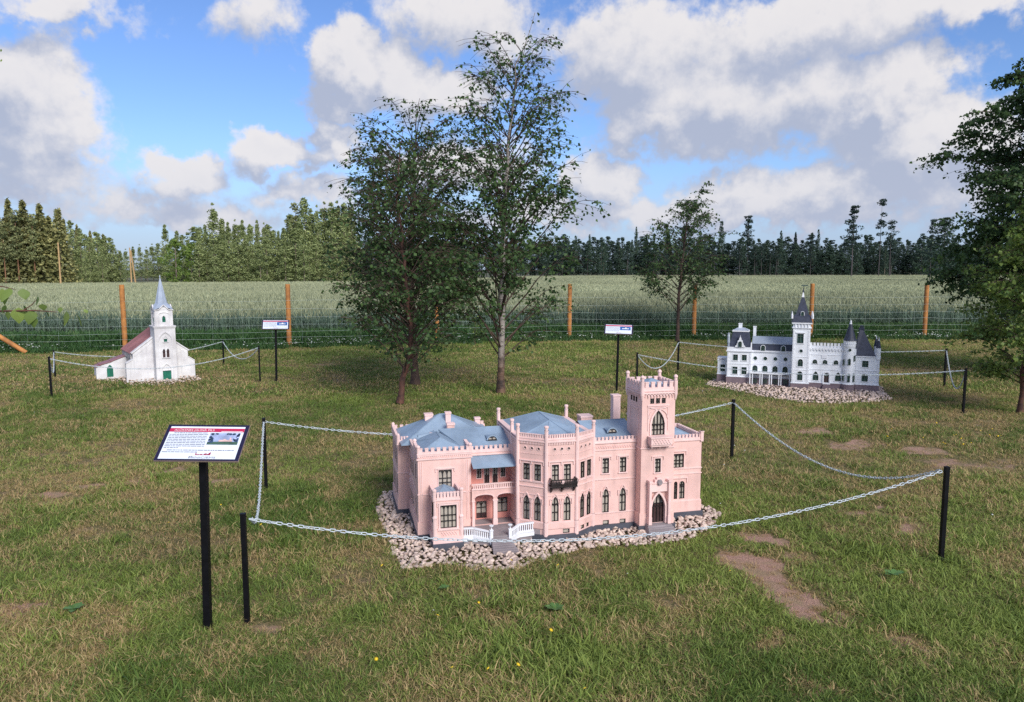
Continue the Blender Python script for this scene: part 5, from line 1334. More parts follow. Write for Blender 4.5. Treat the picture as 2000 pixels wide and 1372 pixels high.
w4 = post(1881, 806, 'black barrier post in front of the young tree at the right', .53)
K = dict(single=False)
chain(w1, w4, .15, 'white chain across the front of the white castle', **K)
chain(w1, w2, .30, 'slack white chain at the left side of the white castle', **K)
chain(w2, w3, .08, 'white chain behind the white castle', **K)
chain(w3, w4, .34, 'white chain hanging in a loop right of the white castle', skew=.3, **K)
c1 = post(101, 776, 'nearer of the two black barrier posts left of the church', .54)
c2 = post(108, 736, 'farther of the two black barrier posts left of the church', .42)
c3 = post(437, 710, 'black barrier post between the church and the fence, right of the spire', .42)
c4 = post(508, 745, 'black barrier post right of the church next to the distant sign', .54)
chain(c1, c4, .22, 'white chain across the front of the church', **K)
chain(c1, c2, .26, 'white chain hanging steeply between the two posts left of the church', skew=.5, **K)
chain(c2, c3, .16, 'white chain behind the church', **K)
chain(c3, c4, .24, 'white chain hanging in a loop right of the church', **K)


# ------------------------------------------------------------------ info signs
def text_mesh(s, size):
    c = bpy.data.curves.new('lettering', 'FONT'); c.body = s; c.size = size; c.resolution_u = 3
    o = bpy.data.objects.new('lettering', c); COL.objects.link(o); bpy.context.view_layer.update()
    me = bpy.data.meshes.new_from_object(o.evaluated_get(bpy.context.evaluated_depsgraph_get())); bpy.data.objects.remove(o); me.materials.clear(); return me

def sign(px, base, label, W_, H_, ztop, alpha, yaw, full, pole=.032):
    p = gnd(px, base); T = empty('info_sign', p, R(yaw), label=label, cat='sign', group='info signs on black posts'); T.rotation_euler = (0, R(1.1), R(yaw))
    MB().box(-pole / 2, pole / 2, -pole / 2, pole / 2, -.12, ztop).build('post', T, BLACK)
    # board: x right, y up the slope
    bo = MB().box(-W_ / 2, W_ / 2, 0, H_, -.008, 0); B = bo.build('board', T, BOARDE)
    B.location = (0, -H_ / 2 * math.cos(alpha), ztop - .012); B.rotation_euler = (alpha, 0, 0)
    def sheet(name, x0, x1, y0, y1, z, mat): return MB().box(x0, x1, y0, y1, z - .0005, z).build(name, B, mat)
    b = .018 * W_ / .4
    MB().box(-W_ / 2 + .001, W_ / 2 - .001, .001, H_ - .001, 0, .0015).build('border', B, BOARDN)
    sheet('panel', -W_ / 2 + b, W_ / 2 - b, b * .55, H_ - b * .8, .0030, BOARDW)
    t0 = H_ - b * .8
    sheet('title_band', -W_ / 2 + b, W_ / 2 - b, t0 - H_ * .155, t0 - H_ * .055, .0042, CRIM)
    ph = (W_ * .055, W_ / 2 - b * 1.7, H_ * .43, H_ * .755)
    if full:
        me = text_mesh('ALŪKSNES JAUNĀ PILS', .020); me.materials.append(WINK); x = np.array([v.co.x for v in me.vertices]); k = .185 / (x.max() - x.min())
        o = link('lettering', me, B, (-W_ / 2 + b + .022, t0 - H_ * .134, .0050)); o.scale = (k, .80, 1)
        tb = MB(); rr = random.Random(4)
        def line(x0, x1, y, h=.0036):
            x = x0
            while x < x1 - .004:
                w = min(rr.uniform(.006, .026), x1 - x); tb.box(x, x + w, y, y + h, .0036, .0042); x += w + .0028
        L0 = -W_ / 2 + b + .006
        for k in range(9): line(L0 + (.02 if k == 0 else 0), ph[0] - .008, H_ * .745 - k * .0102)
        line(L0, L0 + .065, H_ * .745 - 9 * .0102); line(L0 + .018, W_ / 2 - b - .012, H_ * .745 - 10.4 * .0102); line(L0, L0 + .16, H_ * .745 - 11.5 * .0102)
        tb.build('body_text', B, INK)
        MB().box(W_ * .18, W_ / 2 - b - .006, t0 - H_ * .149, t0 - H_ * .136, .0045, .0050).build('subtitle', B, WINK)
        me = text_mesh('MINICIEMS', .020); me.materials.append(INK); x = np.array([v.co.x for v in me.vertices]); k = .118 / (x.max() - x.min())
        o = link('lettering', me, B, (-.036, H_ * .058, .0042)); o.scale = (k, .72, 1)
        me2 = text_mesh('M', .026); me2.materials.append(INK); o = link('lettering', me2, B, (-.038, H_ * .058, .0046)); o.scale = (.8, .72, 1)
        lg = MB(); lx = [(-.012, .004, .013), (-.008, .016, .004), (.010, .008, .006), (.018, .006, .003), (.026, .006, .008), (.033, .004, .012), (.038, .012, .006), (.047, .006, .013), (.052, .004, .016)]
        for x0, w, h in lx: lg.box(x0, x0 + w, H_ * .145, H_ * .145 + h, .0036, .0044)
        lg.build('logo', B, RINK)
        pc = sheet('picture', *ph, .0040, PHOTOB)
        x0, x1, y0, y1 = ph; w, h = x1 - x0, y1 - y0
        g = MB(); g.box(x0, x1, y0, y0 + h * .25, .0041, .0045); g.build('picture_grass', B, PHOTOG)
        d = MB(); rr = random.Random(9)
        for k in range(46):
            t = rr.random(); e = rr.random()
            if k < 20: cx, cy = x0 + w * t * .16, y0 + h * (.2 + .75 * e)
            elif k < 36: cx, cy = x0 + w * t, y1 - h * .10 * e - h * .02
            else: cx, cy = x1 - w * t * .18, y0 + h * (.3 + .5 * e)
            r = rr.uniform(.003, .008); cx = min(max(cx, x0 + r), x1 - r); cy = min(max(cy, y0 + r), y1 - r); d.cone(cx, cy, .0045 + k * .00001, r, .0049 + k * .00001, r * .9, 7)
        d.build('picture_trees', B, PHOTOD)
        q = MB(); q.box(x0 + w * .36, x0 + w * .80, y0 + h * .25, y0 + h * .40, .0050, .0055); q.box(x0 + w * .50, x0 + w * .58, y0 + h * .4, y0 + h * .47, .0050, .0055); q.box(x0 + w * .70, x0 + w * .75, y0 + h * .4, y0 + h * .60, .0050, .0055); q.build('picture_house', B, PHOTOP)
    else:
        sheet('picture', W_ * .05, W_ / 2 - b * 1.8, H_ * .40, H_ * .74, .0042, BLUEP)
        q = MB(); q.box(W_ * .12, W_ * .36, H_ * .5, H_ * .58, .0045, .0050); q.box(W_ * .22, W_ * .28, H_ * .58, H_ * .66, .0045, .0050); q.build('picture_house', B, BOARDW)
        tb = MB(); rr = random.Random(px)
        for k in range(6):
            x = -W_ / 2 + b + .01
            while x < W_ * .02: w = rr.uniform(.01, .03); tb.box(x, x + w, H_ * .70 - k * .017, H_ * .70 - k * .017 + .004, .0040, .0045); x += w + .004
        tb.build('body_text', B, INK); lg = MB()
        for k in range(5): lg.box(-.03 + k * .014, -.021 + k * .014, H_ * .10, H_ * .10 + .006 + .003 * (k % 2), .0038, .0044)
        lg.build('logo', B, RINK)

sign(406, 1224, 'near info sign with crimson title band about the pink palace on a black post', .380, .222, .845, R(35), 2, True)
sign(540, 743, 'small distant info sign with blue picture beside a wooden fence post, right of the church', .40, .20, .80, R(42), 14, False)
sign(1204, 765, 'small distant info sign with blue picture standing behind the pink palace tower', .39, .20, .82, R(38), -10, False)


# ------------------------------------------------------------------ wire fence
fe = empty('wire_fence', (0, 0, 0), label='wire mesh fence with orange wooden posts along the wheat field', cat='fence')
fr = np.random.default_rng(14)
for i, (x, y) in enumerate(FENCE):
    h = 1.36 if i < 4 else 1.33; n = 10
    prof = [(.05 + .002 * fr.random(), z) for z in np.linspace(-.2, h, 7)]
    b = MB(); b.lathe(0, 0, prof + [(.044, h + .006)], 12); o = b.build('fence_post', fe, POST); o.location = (x, y, 0); o.rotation_euler = (fr.normal() * .008, fr.normal() * .008, fr.random() * 6)
b = MB(); p0 = gnd(-60, 652 + 40); br = empty  # brace pole at the far left
A0 = at(52, 690, 14.9); A1 = at(-75, 612, 14.9)
tv, tf = tubes([([A0, (A0 + A1) / 2, A1], [.045, .047, .045])], 10)
link('brace_pole', np_mesh('brace_pole', tv, tf, POST, smooth=True), fe)
for z in (.10, .22, .35, .50, .66, .84, 1.02):
    path = []
    for (x1, y1), (x2, y2) in zip(FENCE, FENCE[1:]):
        for t in np.linspace(0, 1, 6)[:-1]: path.append((x1 + (x2 - x1) * t, y1 + (y2 - y1) * t - .052, z - .02 * 4 * t * (1 - t) + .006 * fr.normal()))
    path.append((FENCE[-1][0], FENCE[-1][1] - .052, z)); tv, tf = tubes([(path, [.0017] * len(path))], 4)
    link('fence_wire', np_mesh('fence_wire', tv, tf, WIRE, smooth=True), fe)
pth = []
for x in np.arange(FX[0] + .1, FX[-1], .60):
    y = float(fence_y(x)) - .053; pth.append(([(x, y, .08), (x, y, .55), (x, y, 1.02)], [.0011] * 3))
tv, tf = tubes(pth, 3); link('vertical_wires', np_mesh('vertical_wires', tv, tf, WIRE), fe, kind='stuff')


# ------------------------------------------------------------------ near trees
def birch(name, base, H, trunk, r0, env, nprim, twigs, lpt, lsize, label, leafm, barkm, seed, t0=.12, rise=1.0, clumpy=.45, dens=None, group=None, tmax=.985):
    """trunk: list of (dx, dy, z); env: list of (z fraction, radius)"""
    rng = np.random.default_rng(seed); tk = np.array(trunk, float)
    zf = tk[:, 2] / H; tr = lambda t: np.array([np.interp(t, zf, tk[:, 0]), np.interp(t, zf, tk[:, 1]), t * H])
    ts = np.linspace(0, 1, 24); tp = np.array([tr(t) for t in ts]); tp[:, :2] += .012 * rng.normal(size=(24, 2)) * (ts[:, None] > .05); rad = np.maximum(r0 * (1 - ts) ** .85, .003); rad[0] *= 1.35
    T = empty(name, base, label=label, cat='tree', group=group)
    v, f = tubes([(tp, rad)], 9); link('trunk', np_mesh('trunk', v, f, barkm, smooth=True), T)
    ez = [e[0] for e in env]; er = [e[1] for e in env]
    paths = []; LP = []
    for i in range(nprim):
        q = (i + rng.random()) / nprim; t = t0 + (tmax - t0) * q ** .92; az = i * 2.39996 + rng.normal() * .4
        R_ = np.interp(t + .06, ez, er) * (.70 + .45 * rng.random())
        st = tr(t * (1 - .10 * rng.random() * rise)); L = R_; k = 7; s = np.linspace(0, 1, k)
        h = np.array([math.cos(az), math.sin(az), 0.]); up = rise * (.55 + .5 * rng.random()) * L
        pts = st + h * (L * s ** .9)[:, None] + np.array([0, 0, 1.]) * (up * (s - .30 * s ** 3))[:, None] + rng.normal(size=(k, 3)) * .02 * L * s[:, None]
        rb = max(.0018, min(.22 * r0 * (1 - t) ** .5 + .001, .022)) * (1 - .85 * s) + .0012; paths.append((pts, rb))
        nt = max(2, int(twigs * (.4 + .8 * L / max(er))))
        for j in range(nt):
            u = .22 + .78 * rng.random() ** .75; b0 = pts[0] + (pts[-1] - pts[0]) * u if False else np.array([np.interp(u, s, pts[:, c]) for c in range(3)])
            d = h * .6 + rng.normal(size=3) * .75; d[2] = abs(d[2]) * .35 - .10; d /= np.linalg.norm(d); tl = (.12 + .22 * rng.random()) * (.35 + .8 * max(er)) * (.5 + .5 * L / max(er)) + .04
            w = np.linspace(0, 1, 4); tp_ = b0 + d * (tl * w)[:, None] + np.array([0, 0, -.28 * tl]) * (w ** 2)[:, None]; paths.append((tp_, .0022 * (1 - .6 * w) + .0005))
            nl = max(1, int(lpt * (.5 + rng.random()) * (1 if rng.random() > clumpy * .4 else .3)))
            if dens is not None: nl = max(1, int(nl * np.interp(b0[2] / H, *dens)))
            uu = rng.random(nl) ** .7; pp = np.stack([np.interp(uu, w, tp_[:, c]) for c in range(3)], -1); LP.append(pp + rng.normal(size=(nl, 3)) * .022)
        nl = int(lpt * .8); uu = .25 + .75 * rng.random(nl); LP.append(np.stack([np.interp(uu, s, pts[:, c]) for c in range(3)], -1) + rng.normal(size=(nl, 3)) * .018)
    nl = int(lpt * 5); uu = .70 + .30 * rng.random(nl); LP.append(np.array([tr(u) for u in uu]) + rng.normal(size=(nl, 3)) * .035)
    v, f = tubes(paths, 4); link('branches', np_mesh('branches', v, f, BARKB, smooth=True), T)
    LP = np.concatenate(LP); v, f, a = leaves(LP, lsize, rng); link('crown', np_mesh('crown', v, f, leafm, attrs={'rnd': a}), T, kind='stuff')
    return T

bp_ = gnd(978, 767)
birch('birch_tree', bp_, 5.02, [(0, 0, 0), (.0, 0, 1.0), (.03, 0, 1.9), (.10, .03, 3.2), (.20, 0, 4.3), (.47, 0, 5.02)], .052,
      [(0, .2), (.10, .35), (.17, .80), (.30, 1.0), (.45, .92), (.58, .80), (.68, .80), (.80, .72), (.88, .58), (.95, .40), (1, .12)], 120, 17, 9.5, .050,
      'tallest slender birch with a pale trunk in the middle of the lawn', BIRCHL, BARKW, 31, .10, 1.65, tmax=.91, dens=([0, .25, .32, .50, .62, .8, 1], [.7, .8, 1.25, 1.1, .60, .34, .25]))
bp_ = gnd(811, 751)
birch('birch_tree', bp_, 4.1, [(0, 0, 0), (-.02, 0, .7), (-.05, 0, 1.8), (.02, 0, 3.0), (.10, 0, 4.1)], .062,
      [(0, .2), (.12, .75), (.25, .95), (.40, .94), (.55, .88), (.70, .84), (.84, .76), (.94, .58), (1, .30)], 116, 16, 9, .050,
      'dense dark birch with an upright red-brown trunk left of the tallest birch', BIRCHL, BARKB, 32, .14, 1.45, tmax=.88, dens=([0, .5, .8, 1], [1.1, 1.0, .55, .35]))
bp_ = gnd(781, 787)
birch('birch_tree', bp_, 3.45, [(0, 0, 0), (.06, 0, .35), (.16, .02, .75), (.10, 0, 1.6), (.0, 0, 2.6), (.10, 0, 3.45)], .040,
      [(0, .2), (.10, .55), (.20, .85), (.38, .86), (.55, .76), (.75, .64), (.9, .40), (1, .08)], 104, 15, 9, .048,
      'leaning bushy birch with a bent orange-red trunk nearest the pink palace', BIRCHL, BARKR, 33, .10, 1.3, tmax=.90, dens=([0, .5, .8, 1], [1, .8, .45, .3]))
bp_ = gnd(1323, 668)
birch('birch_tree', bp_, 3.65, [(0, 0, 0), (.0, 0, .9), (.06, 0, 1.8), (.14, 0, 2.7), (.55, 0, 3.65)], .045,
      [(0, .2), (.15, .7), (.22, 1.05), (.35, 1.0), (.5, .85), (.62, .85), (.75, .62), (.9, .42), (1, .08)], 72, 14, 13, .055,
      'small thin birch by the fence, left of the white castle', BIRCHL, BARKB, 34, .17, 1.25, dens=([0, .3, .6, 1], [.7, .75, .55, .35]))
bp_ = np.array([8.75, 11.6, 0])
birch('birch_tree', bp_, 6.7, [(0, 0, 0), (.0, 0, 2), (.05, 0, 4), (.0, 0, 6.7)], .10,
      [(0, .3), (.07, .7), (.15, 1.62), (.28, 1.72), (.42, 1.72), (.55, 1.35), (.66, .95), (.78, .58), (.90, .30), (1, .06)], 210, 25, 30, .056,
      'big dark tree at the right edge, taller than everything near it', BIRCHL, BARKB, 35, .05, 1.15, dens=([0, .75, .85, 1], [1, 1, .6, .35]))
bp_ = gnd(1992, 806)
birch('birch_tree', bp_, 2.75, [(0, 0, 0), (.0, 0, .4), (.02, 0, 1.2), (.08, 0, 2.75)], .030,
      [(0, .15), (.10, .45), (.25, .62), (.45, .60), (.65, .52), (.85, .35), (1, .05)], 85, 15, 14, .046,
      'young light green birch in front of the big dark tree at the right edge', BIRCHY, BARKR, 36, .10, .75)
# thin sapling by the fence, behind the birches
birch('sapling', gnd(928, 674), .62, [(0, 0, 0), (.0, 0, .3), (.01, 0, .62)], .008, [(0, .05), (.4, .10), (.8, .08), (1, .02)], 9, 2, 3, .045, 'thin sapling seen between the two groups of birch trunks', BIRCHY, BARKR, 37, .35, .6)

# birch at the left, just outside the picture: its low branch hangs into view
def edge_birch():
    rng = np.random.default_rng(41); base = np.array([-2.75, 2.55, 0.]); T = empty('birch_tree', base, label='birch branch with large leaves hanging in at the left edge', cat='tree')
    tk = [(0, 0, 0), (.02, 0, 1.0), (.0, 0, 2.4), (-.05, 0, 3.6)]; v, f = tubes([(tk, [.045, .036, .024, .006])], 9); link('trunk', np_mesh('trunk', v, f, BARKW, smooth=True), T)
    D = 2.45
    def W_(x, y, d=D): return at(x, y, d) - base
    main = [np.array([0, 0, 1.30]), W_(-120, 592), W_(0, 608), W_(70, 607), W_(112, 610)]; b1 = [W_(45, 607), W_(62, 596), W_(74, 583)]; b2 = [np.array([0, 0, 1.38]), W_(-90, 562), W_(5, 560), W_(30, 566)]
    b3 = [np.array([.0, 0, 2.1]), W_(-70, 110), W_(-4, 100)]
    for q in ((main, [.009, .005, .0035, .0025, .001]), (b1, [.002, .0016, .0008]), (b2, [.006, .004, .002, .001]), (b3, [.006, .004, .0012])): v, f = tubes([q], 5); link('branch', np_mesh('branch', v, f, BARKR, smooth=True), T)
    tips = [(4, 568, .055), (20, 566, .055), (44, 568, .040), (10, 600, .03), (36, 605, .055), (28, 615, .040), (62, 610, .05), (74, 582, .034), (82, 598, .025), (60, 620, .045), (130, 612, .050), (150, 616, .045), (118, 604, .02), (166, 608, .016), (14, 612, .03), (2, 100, .012), (3, 120, .01), (46, 600, .03), (90, 612, .022)]
    for (x, y, s) in tips:
        p = W_(x, y - 4); m = 10; a = np.linspace(0, 1, 6); wd = np.array([0, .30, .40, .33, .17, 0]); side = np.array([math.cos(rng.normal() * .6), math.sin(rng.normal() * .6), 0]); d = np.array([rng.normal() * .35, rng.normal() * .3, -1]); d /= np.linalg.norm(d); nrm = np.cross(side, d)
        V = []
        for t, w in zip(a, wd): V += [p + d * s * t - side * s * w + nrm * s * .08 * w, p + d * s * t - nrm * s * .06 * t, p + d * s * t + side * s * w + nrm * s * .08 * w]
        Fq = []
        for k in range(5): Fq += [(3 * k, 3 * k + 1, 3 * k + 4, 3 * k + 3), (3 * k + 1, 3 * k + 2, 3 * k + 5, 3 * k + 4)]
        link('leaf', np_mesh('leaf', np.array(V), np.array(Fq), BIRCHY, attrs={'rnd': np.full(len(V), rng.random())}), T)
    n = 900; a = rng.random(n) * 6.28; h = 2.0 + 2.2 * rng.random(n); r = .42 * np.sqrt(rng.random(n)) * (1.0 - .25 * np.abs(h - 2.9))
    v, f, q = leaves(np.stack([r * np.cos(a) - .45, r * np.sin(a) - .1, h], -1), .05, rng); link('crown', np_mesh('crown', v, f, BIRCHY, attrs={'rnd': q}), T, kind='stuff')
edge_birch()


# ------------------------------------------------------------------ woods beyond the field
def cards(pos, size, rng, updir=None):
    n = len(pos); d = rng.normal(size=(n, 3))
    if updir is not None: d = d * .7 + updir
    d /= np.linalg.norm(d, axis=1, keepdims=True); q = rng.normal(size=(n, 3)); s = np.cross(d, q); s /= np.linalg.norm(s, axis=1, keepdims=True)
    L = (np.asarray(size) * (.55 + .8 * rng.random(n)))[:, None] / 2
    V = np.stack([pos - d * L, pos - s * L * .55, pos + d * L * 1.1, pos + s * L * .55], 1).reshape(-1, 3)
    return V, np.arange(4 * n).reshape(-1, 4), np.repeat(rng.random(n), 4)

def spruce_arr(rng, n=4200, base=.06, slim=.17):
    P_ = []; U = []
    tiers = 26
    for k in range(tiers):
        t = base + (1 - base) * k / tiers; r = slim * (1 - t) ** .85 * (.8 + .35 * rng.random()) + .006; m = max(5, int(13 * (1 - t) + 4))
        for b in range(m):
            a = 6.283 * b / m + rng.random(); c = max(2, int(n / tiers / m * (.5 + (1 - t)))); u = rng.random(c) ** .7; rr = r * u * (.75 + .5 * rng.random())
            P_.append(np.stack([rr * math.cos(a), rr * math.sin(a), t - .35 * rr + .012 * rng.normal(size=c)], -1)); U.append(np.tile([math.cos(a) * .9, math.sin(a) * .9, -.35], (c, 1)))
    P_ = np.concatenate(P_); U = np.concatenate(U); top = np.stack([np.zeros(14), np.zeros(14), np.linspace(.93, 1.0, 14)], -1); P_ = np.concatenate([P_, top]); U = np.concatenate([U, np.tile([0, 0, 1.], (14, 1))])
    return P_, U
def lobes_arr(rng, n, nl, z0, z1, rad, shape, flat=.8, sz=1.):
    P_ = []
    for k in range(nl):
        t = rng.random(); z = z0 + (z1 - z0) * t; R_ = rad * shape(t); a = rng.random() * 6.283; q = R_ * math.sqrt(rng.random()) * .85
        c = np.array([q * math.cos(a), q * math.sin(a), z]); s = sz * (.030 + .05 * rng.random()) * (.6 + .6 * shape(t)); m = n // nl; d = rng.normal(size=(m, 3)); d /= np.linalg.norm(d, axis=1, keepdims=True)
        P_.append(c + d * s * np.array([1, 1, flat]) * (.55 + .45 * rng.random((m, 1)) ** .5))
    return np.concatenate(P_)
def tree_meshes(kind, seed, leafm, barkm):
    """unit-height tree -> (trunk mesh, crown mesh)"""
    rng = np.random.default_rng(seed); tw = .010
    if kind == 'spruce': P_, U = spruce_arr(rng); v, f, a = cards(P_, .034, rng, U); tw = .012
    elif kind == 'pine':
        P_ = lobes_arr(rng, 2200, 44, .38, .99, .17, lambda t: (.35 + .95 * (1 - t)) * (.6 + .4 * math.sin(t * 40)), .42); v, f, a = cards(P_, .024, rng)
    elif kind == 'thin_pine':
        P_ = lobes_arr(rng, 900, 20, .55, .99, .085, lambda t: (.5 + .7 * (1 - t)) * (.7 + .3 * math.sin(t * 30)), .45, .8); v, f, a = cards(P_, .022, rng); tw = .007
    elif kind == 'aspen':
        P_ = lobes_arr(rng, 3400, 90, .12, .99, .17, lambda t: .05 + 1.0 * math.sin(math.pi * min(1, t * .62 + .38)) ** .8 * (.75 + .5 * rng.random()), .75, .75); v, f, a = cards(P_, .024, rng)
    elif kind == 'tall_aspen':
        P_ = lobes_arr(rng, 3200, 100, .08, 1.0, .14, lambda t: (.04 + 1.05 * (1 - t) ** .75) * (.6 + .6 * rng.random()), 1.1, .62); v, f, a = cards(P_, .021, rng); tw = .008
    else:
        P_ = lobes_arr(rng, 3400, 70, .05, .93, .46, lambda t: math.sqrt(max(.05, 1 - (2 * t - .85) ** 2)), .8, .9); v, f, a = cards(P_, .036, rng); tw = .02
    cm = np_mesh('crown', v, f, leafm, attrs={'rnd': a})
    z = np.linspace(0, .95, 8); x = np.cumsum(rng.normal(size=8)) * .002; tv, tf = tubes([(np.stack([x, x * .5, z], -1), tw * (1 - z * .85))], 6)
    return np_mesh('trunk', tv, tf, barkm, smooth=True), cm

ORD = ['', 'second ', 'third ', 'fourth ', 'fifth ', 'sixth ', 'seventh ', 'eighth ', 'ninth ', 'tenth ', 'eleventh ', 'twelfth ', 'thirteenth ', 'fourteenth ', 'fifteenth ', 'sixteenth ', 'seventeenth ', 'eighteenth ', 'nineteenth ', 'twentieth ', 'twenty-first ']
def ranked(items, what):
    o = sorted(range(len(items)), key=lambda i: items[i][0]); r = {i: k for k, i in enumerate(o)}
    return [(*it, ('leftmost ' if r[i] == 0 else 'rightmost ' if r[i] == len(items) - 1 else ORD[r[i]] + 'from the left ') + 'of ' + what) for i, it in enumerate(items)]
TM = {}
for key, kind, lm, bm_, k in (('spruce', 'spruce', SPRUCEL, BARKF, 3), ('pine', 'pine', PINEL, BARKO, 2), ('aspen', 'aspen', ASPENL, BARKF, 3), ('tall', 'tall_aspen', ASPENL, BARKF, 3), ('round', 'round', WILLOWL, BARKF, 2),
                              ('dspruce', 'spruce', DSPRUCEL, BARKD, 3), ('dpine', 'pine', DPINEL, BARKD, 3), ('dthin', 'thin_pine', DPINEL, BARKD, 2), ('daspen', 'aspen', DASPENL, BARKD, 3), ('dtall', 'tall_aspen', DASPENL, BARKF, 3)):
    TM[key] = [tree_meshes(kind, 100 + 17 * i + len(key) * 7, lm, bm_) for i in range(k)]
tr_ = np.random.default_rng(77)
def far_tree(key, px, top, D, label, group=None, wide=1., name=None):
    x = (px - 1000) / F * D; y = D; zb = float(hill(x, y)) - .1; zt = at(px, top, D)[2]; h = zt - zb
    nm = name or {'spruce': 'spruce_tree', 'dspruce': 'spruce_tree', 'pine': 'pine_tree', 'dpine': 'pine_tree', 'dthin': 'pine_tree', 'round': 'round_tree'}.get(key, 'birch_tree')
    T = empty(nm, (x, y, zb), tr_.random() * 6.28, label=label, cat='tree', group=group)
    wide *= .78 + .5 * tr_.random(); T.scale = (h * wide, h * wide, h); tm, cm = TM[key][tr_.integers(len(TM[key]))]
    link('trunk', tm, T); link('crown', cm, T)
G1 = 'trees of the sunlit wood at the left edge'; G2_ = 'trees of the sunlit wood behind the church sign'; G3 = 'trees of the dark wood beyond the field'
# left wood
for px, top, D, lab in ranked(((3, 393, 101), (30, 388, 102), (58, 391, 101.5), (90, 398, 102), (126, 407, 103), (106, 422, 104)), 'the tall pointed spruces in the left wood'): far_tree('spruce', px, top, D, lab, G1, 1.15)
for px, top, D, lab in ranked(((42, 404, 100), (74, 412, 100.5), (16, 425, 99.5)), 'the orange-trunked pines in the left wood'): far_tree('pine', px, top, D, lab, G1)
for px, top, D, lab in ranked(((120, 445, 112), (148, 452, 114), (165, 446, 115), (182, 462, 113), (197, 452, 116), (214, 462, 117), (228, 478, 118), (88, 470, 108), (55, 478, 105), (20, 480, 104), (135, 480, 111), (240, 490, 118), (205, 490, 112), (172, 490, 111)), 'the pale leafy birches in the left wood'):
    far_tree('aspen', px, top, D, lab, G1, .95)
# gap: lower and farther
for px, top, D, lab in ranked(((252, 487, 165), (266, 483, 170), (279, 478, 172), (292, 483, 168), (303, 477, 176), (314, 476, 172), (240, 492, 160), (325, 480, 170)), 'the low pale trees in the far gap'):
    far_tree('tall', px, top, D, lab, 'low trees in the far gap of the woods', 1.4)
# middle wood
far_tree('round', 348, 462, 113, 'round bright green tree at the left end of the middle wood', None, .95); far_tree('round', 378, 470, 115, 'lower round green tree tucked beside the bright round one', None, .8)
far_tree('tall', 424, 398, 117, 'tall pale birch standing above the left part of the middle wood', None, 1.2); far_tree('tall', 600, 388, 119, 'tall pale birch rising at the right of the middle wood', None, 1.25); far_tree('pine', 583, 398, 120, 'blue-green pine beside the tall pale birch in the middle wood', None, .8)
for px, top, D, lab in ranked(((395, 452, 116), (408, 440, 118), (440, 428, 118), (452, 436, 117), (466, 430, 119), (480, 432, 116), (494, 440, 118), (508, 432, 119), (521, 436, 116), (535, 444, 118), (548, 452, 119), (560, 446, 117), (572, 436, 119), (590, 428, 117), (612, 410, 120), (624, 402, 119), (638, 396, 120), (652, 398, 119), (664, 394, 121), (676, 398, 120), (690, 404, 121)), 'the slender sunlit birches in the middle wood'):
    far_tree('tall', px, top, D, lab, G2_, 1.0)
# right wood: front rows
for px, top, lab in ranked(((1104, 463), (1123, 462), (1150, 459), (1260, 458), (1302, 452), (1405, 434), (1520, 452), (1548, 453), (1580, 456), (1592, 450), (1300, 440), (1240, 444)), 'the treetops rising above the dark wood'):
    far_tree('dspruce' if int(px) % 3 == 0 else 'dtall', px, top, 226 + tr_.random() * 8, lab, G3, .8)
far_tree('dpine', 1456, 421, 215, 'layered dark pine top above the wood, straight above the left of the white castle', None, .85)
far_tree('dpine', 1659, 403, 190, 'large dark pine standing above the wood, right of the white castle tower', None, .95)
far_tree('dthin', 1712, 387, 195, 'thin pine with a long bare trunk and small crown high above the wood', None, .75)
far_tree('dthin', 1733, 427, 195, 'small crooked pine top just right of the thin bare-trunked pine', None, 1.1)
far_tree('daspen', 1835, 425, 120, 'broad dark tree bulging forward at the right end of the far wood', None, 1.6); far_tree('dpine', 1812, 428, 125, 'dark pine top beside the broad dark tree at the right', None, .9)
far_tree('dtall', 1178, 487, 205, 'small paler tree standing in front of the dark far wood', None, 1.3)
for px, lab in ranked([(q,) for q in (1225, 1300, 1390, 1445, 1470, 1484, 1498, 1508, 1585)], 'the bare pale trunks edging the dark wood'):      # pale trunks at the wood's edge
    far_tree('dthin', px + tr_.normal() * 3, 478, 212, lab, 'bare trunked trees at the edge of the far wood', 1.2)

# deep rows of the woods: one mass
def wood_mass(name, rows, lab=None):
    V = []; Fq = []; A = []; b = 0; mats = []; MI = []
    for key, px, top, D, wide in rows:
        tm, cm = TM[key][tr_.integers(len(TM[key]))]; x = (px - 1000) / F * D; zb = float(hill(x, D)) - .1; h = (at(px, top, D)[2] - zb) * (.90 + .2 * tr_.random()); wide *= .75 + .5 * tr_.random()
        for me in (cm, tm):
            n = len(me.vertices); v = np.empty(n * 3, np.float32); me.vertices.foreach_get('co', v); v = v.reshape(-1, 3); a = tr_.random() * 6.28; c, s = math.cos(a), math.sin(a)
            v = np.stack([(v[:, 0] * c - v[:, 1] * s) * h * wide + x, (v[:, 0] * s + v[:, 1] * c) * h * wide + D, v[:, 2] * h + zb], -1)
            fq = np.empty(len(me.polygons) * 4, np.int32); me.loops.foreach_get('vertex_index', fq); V.append(v); Fq.append(fq.reshape(-1, 4) + b); b += n
            r = np.full(n, .5, np.float32)
            if 'rnd' in me.attributes: me.attributes['rnd'].data.foreach_get('value', r)
            A.append(r); m = me.materials[0]
            if m not in mats: mats.append(m)
            MI.append(np.full(len(fq) // 4, mats.index(m)))
    return link(name, np_mesh(name, np.concatenate(V), np.concatenate(Fq), mats, np.concatenate(MI), {'rnd': np.concatenate(A)}), kind='stuff')
rows = []
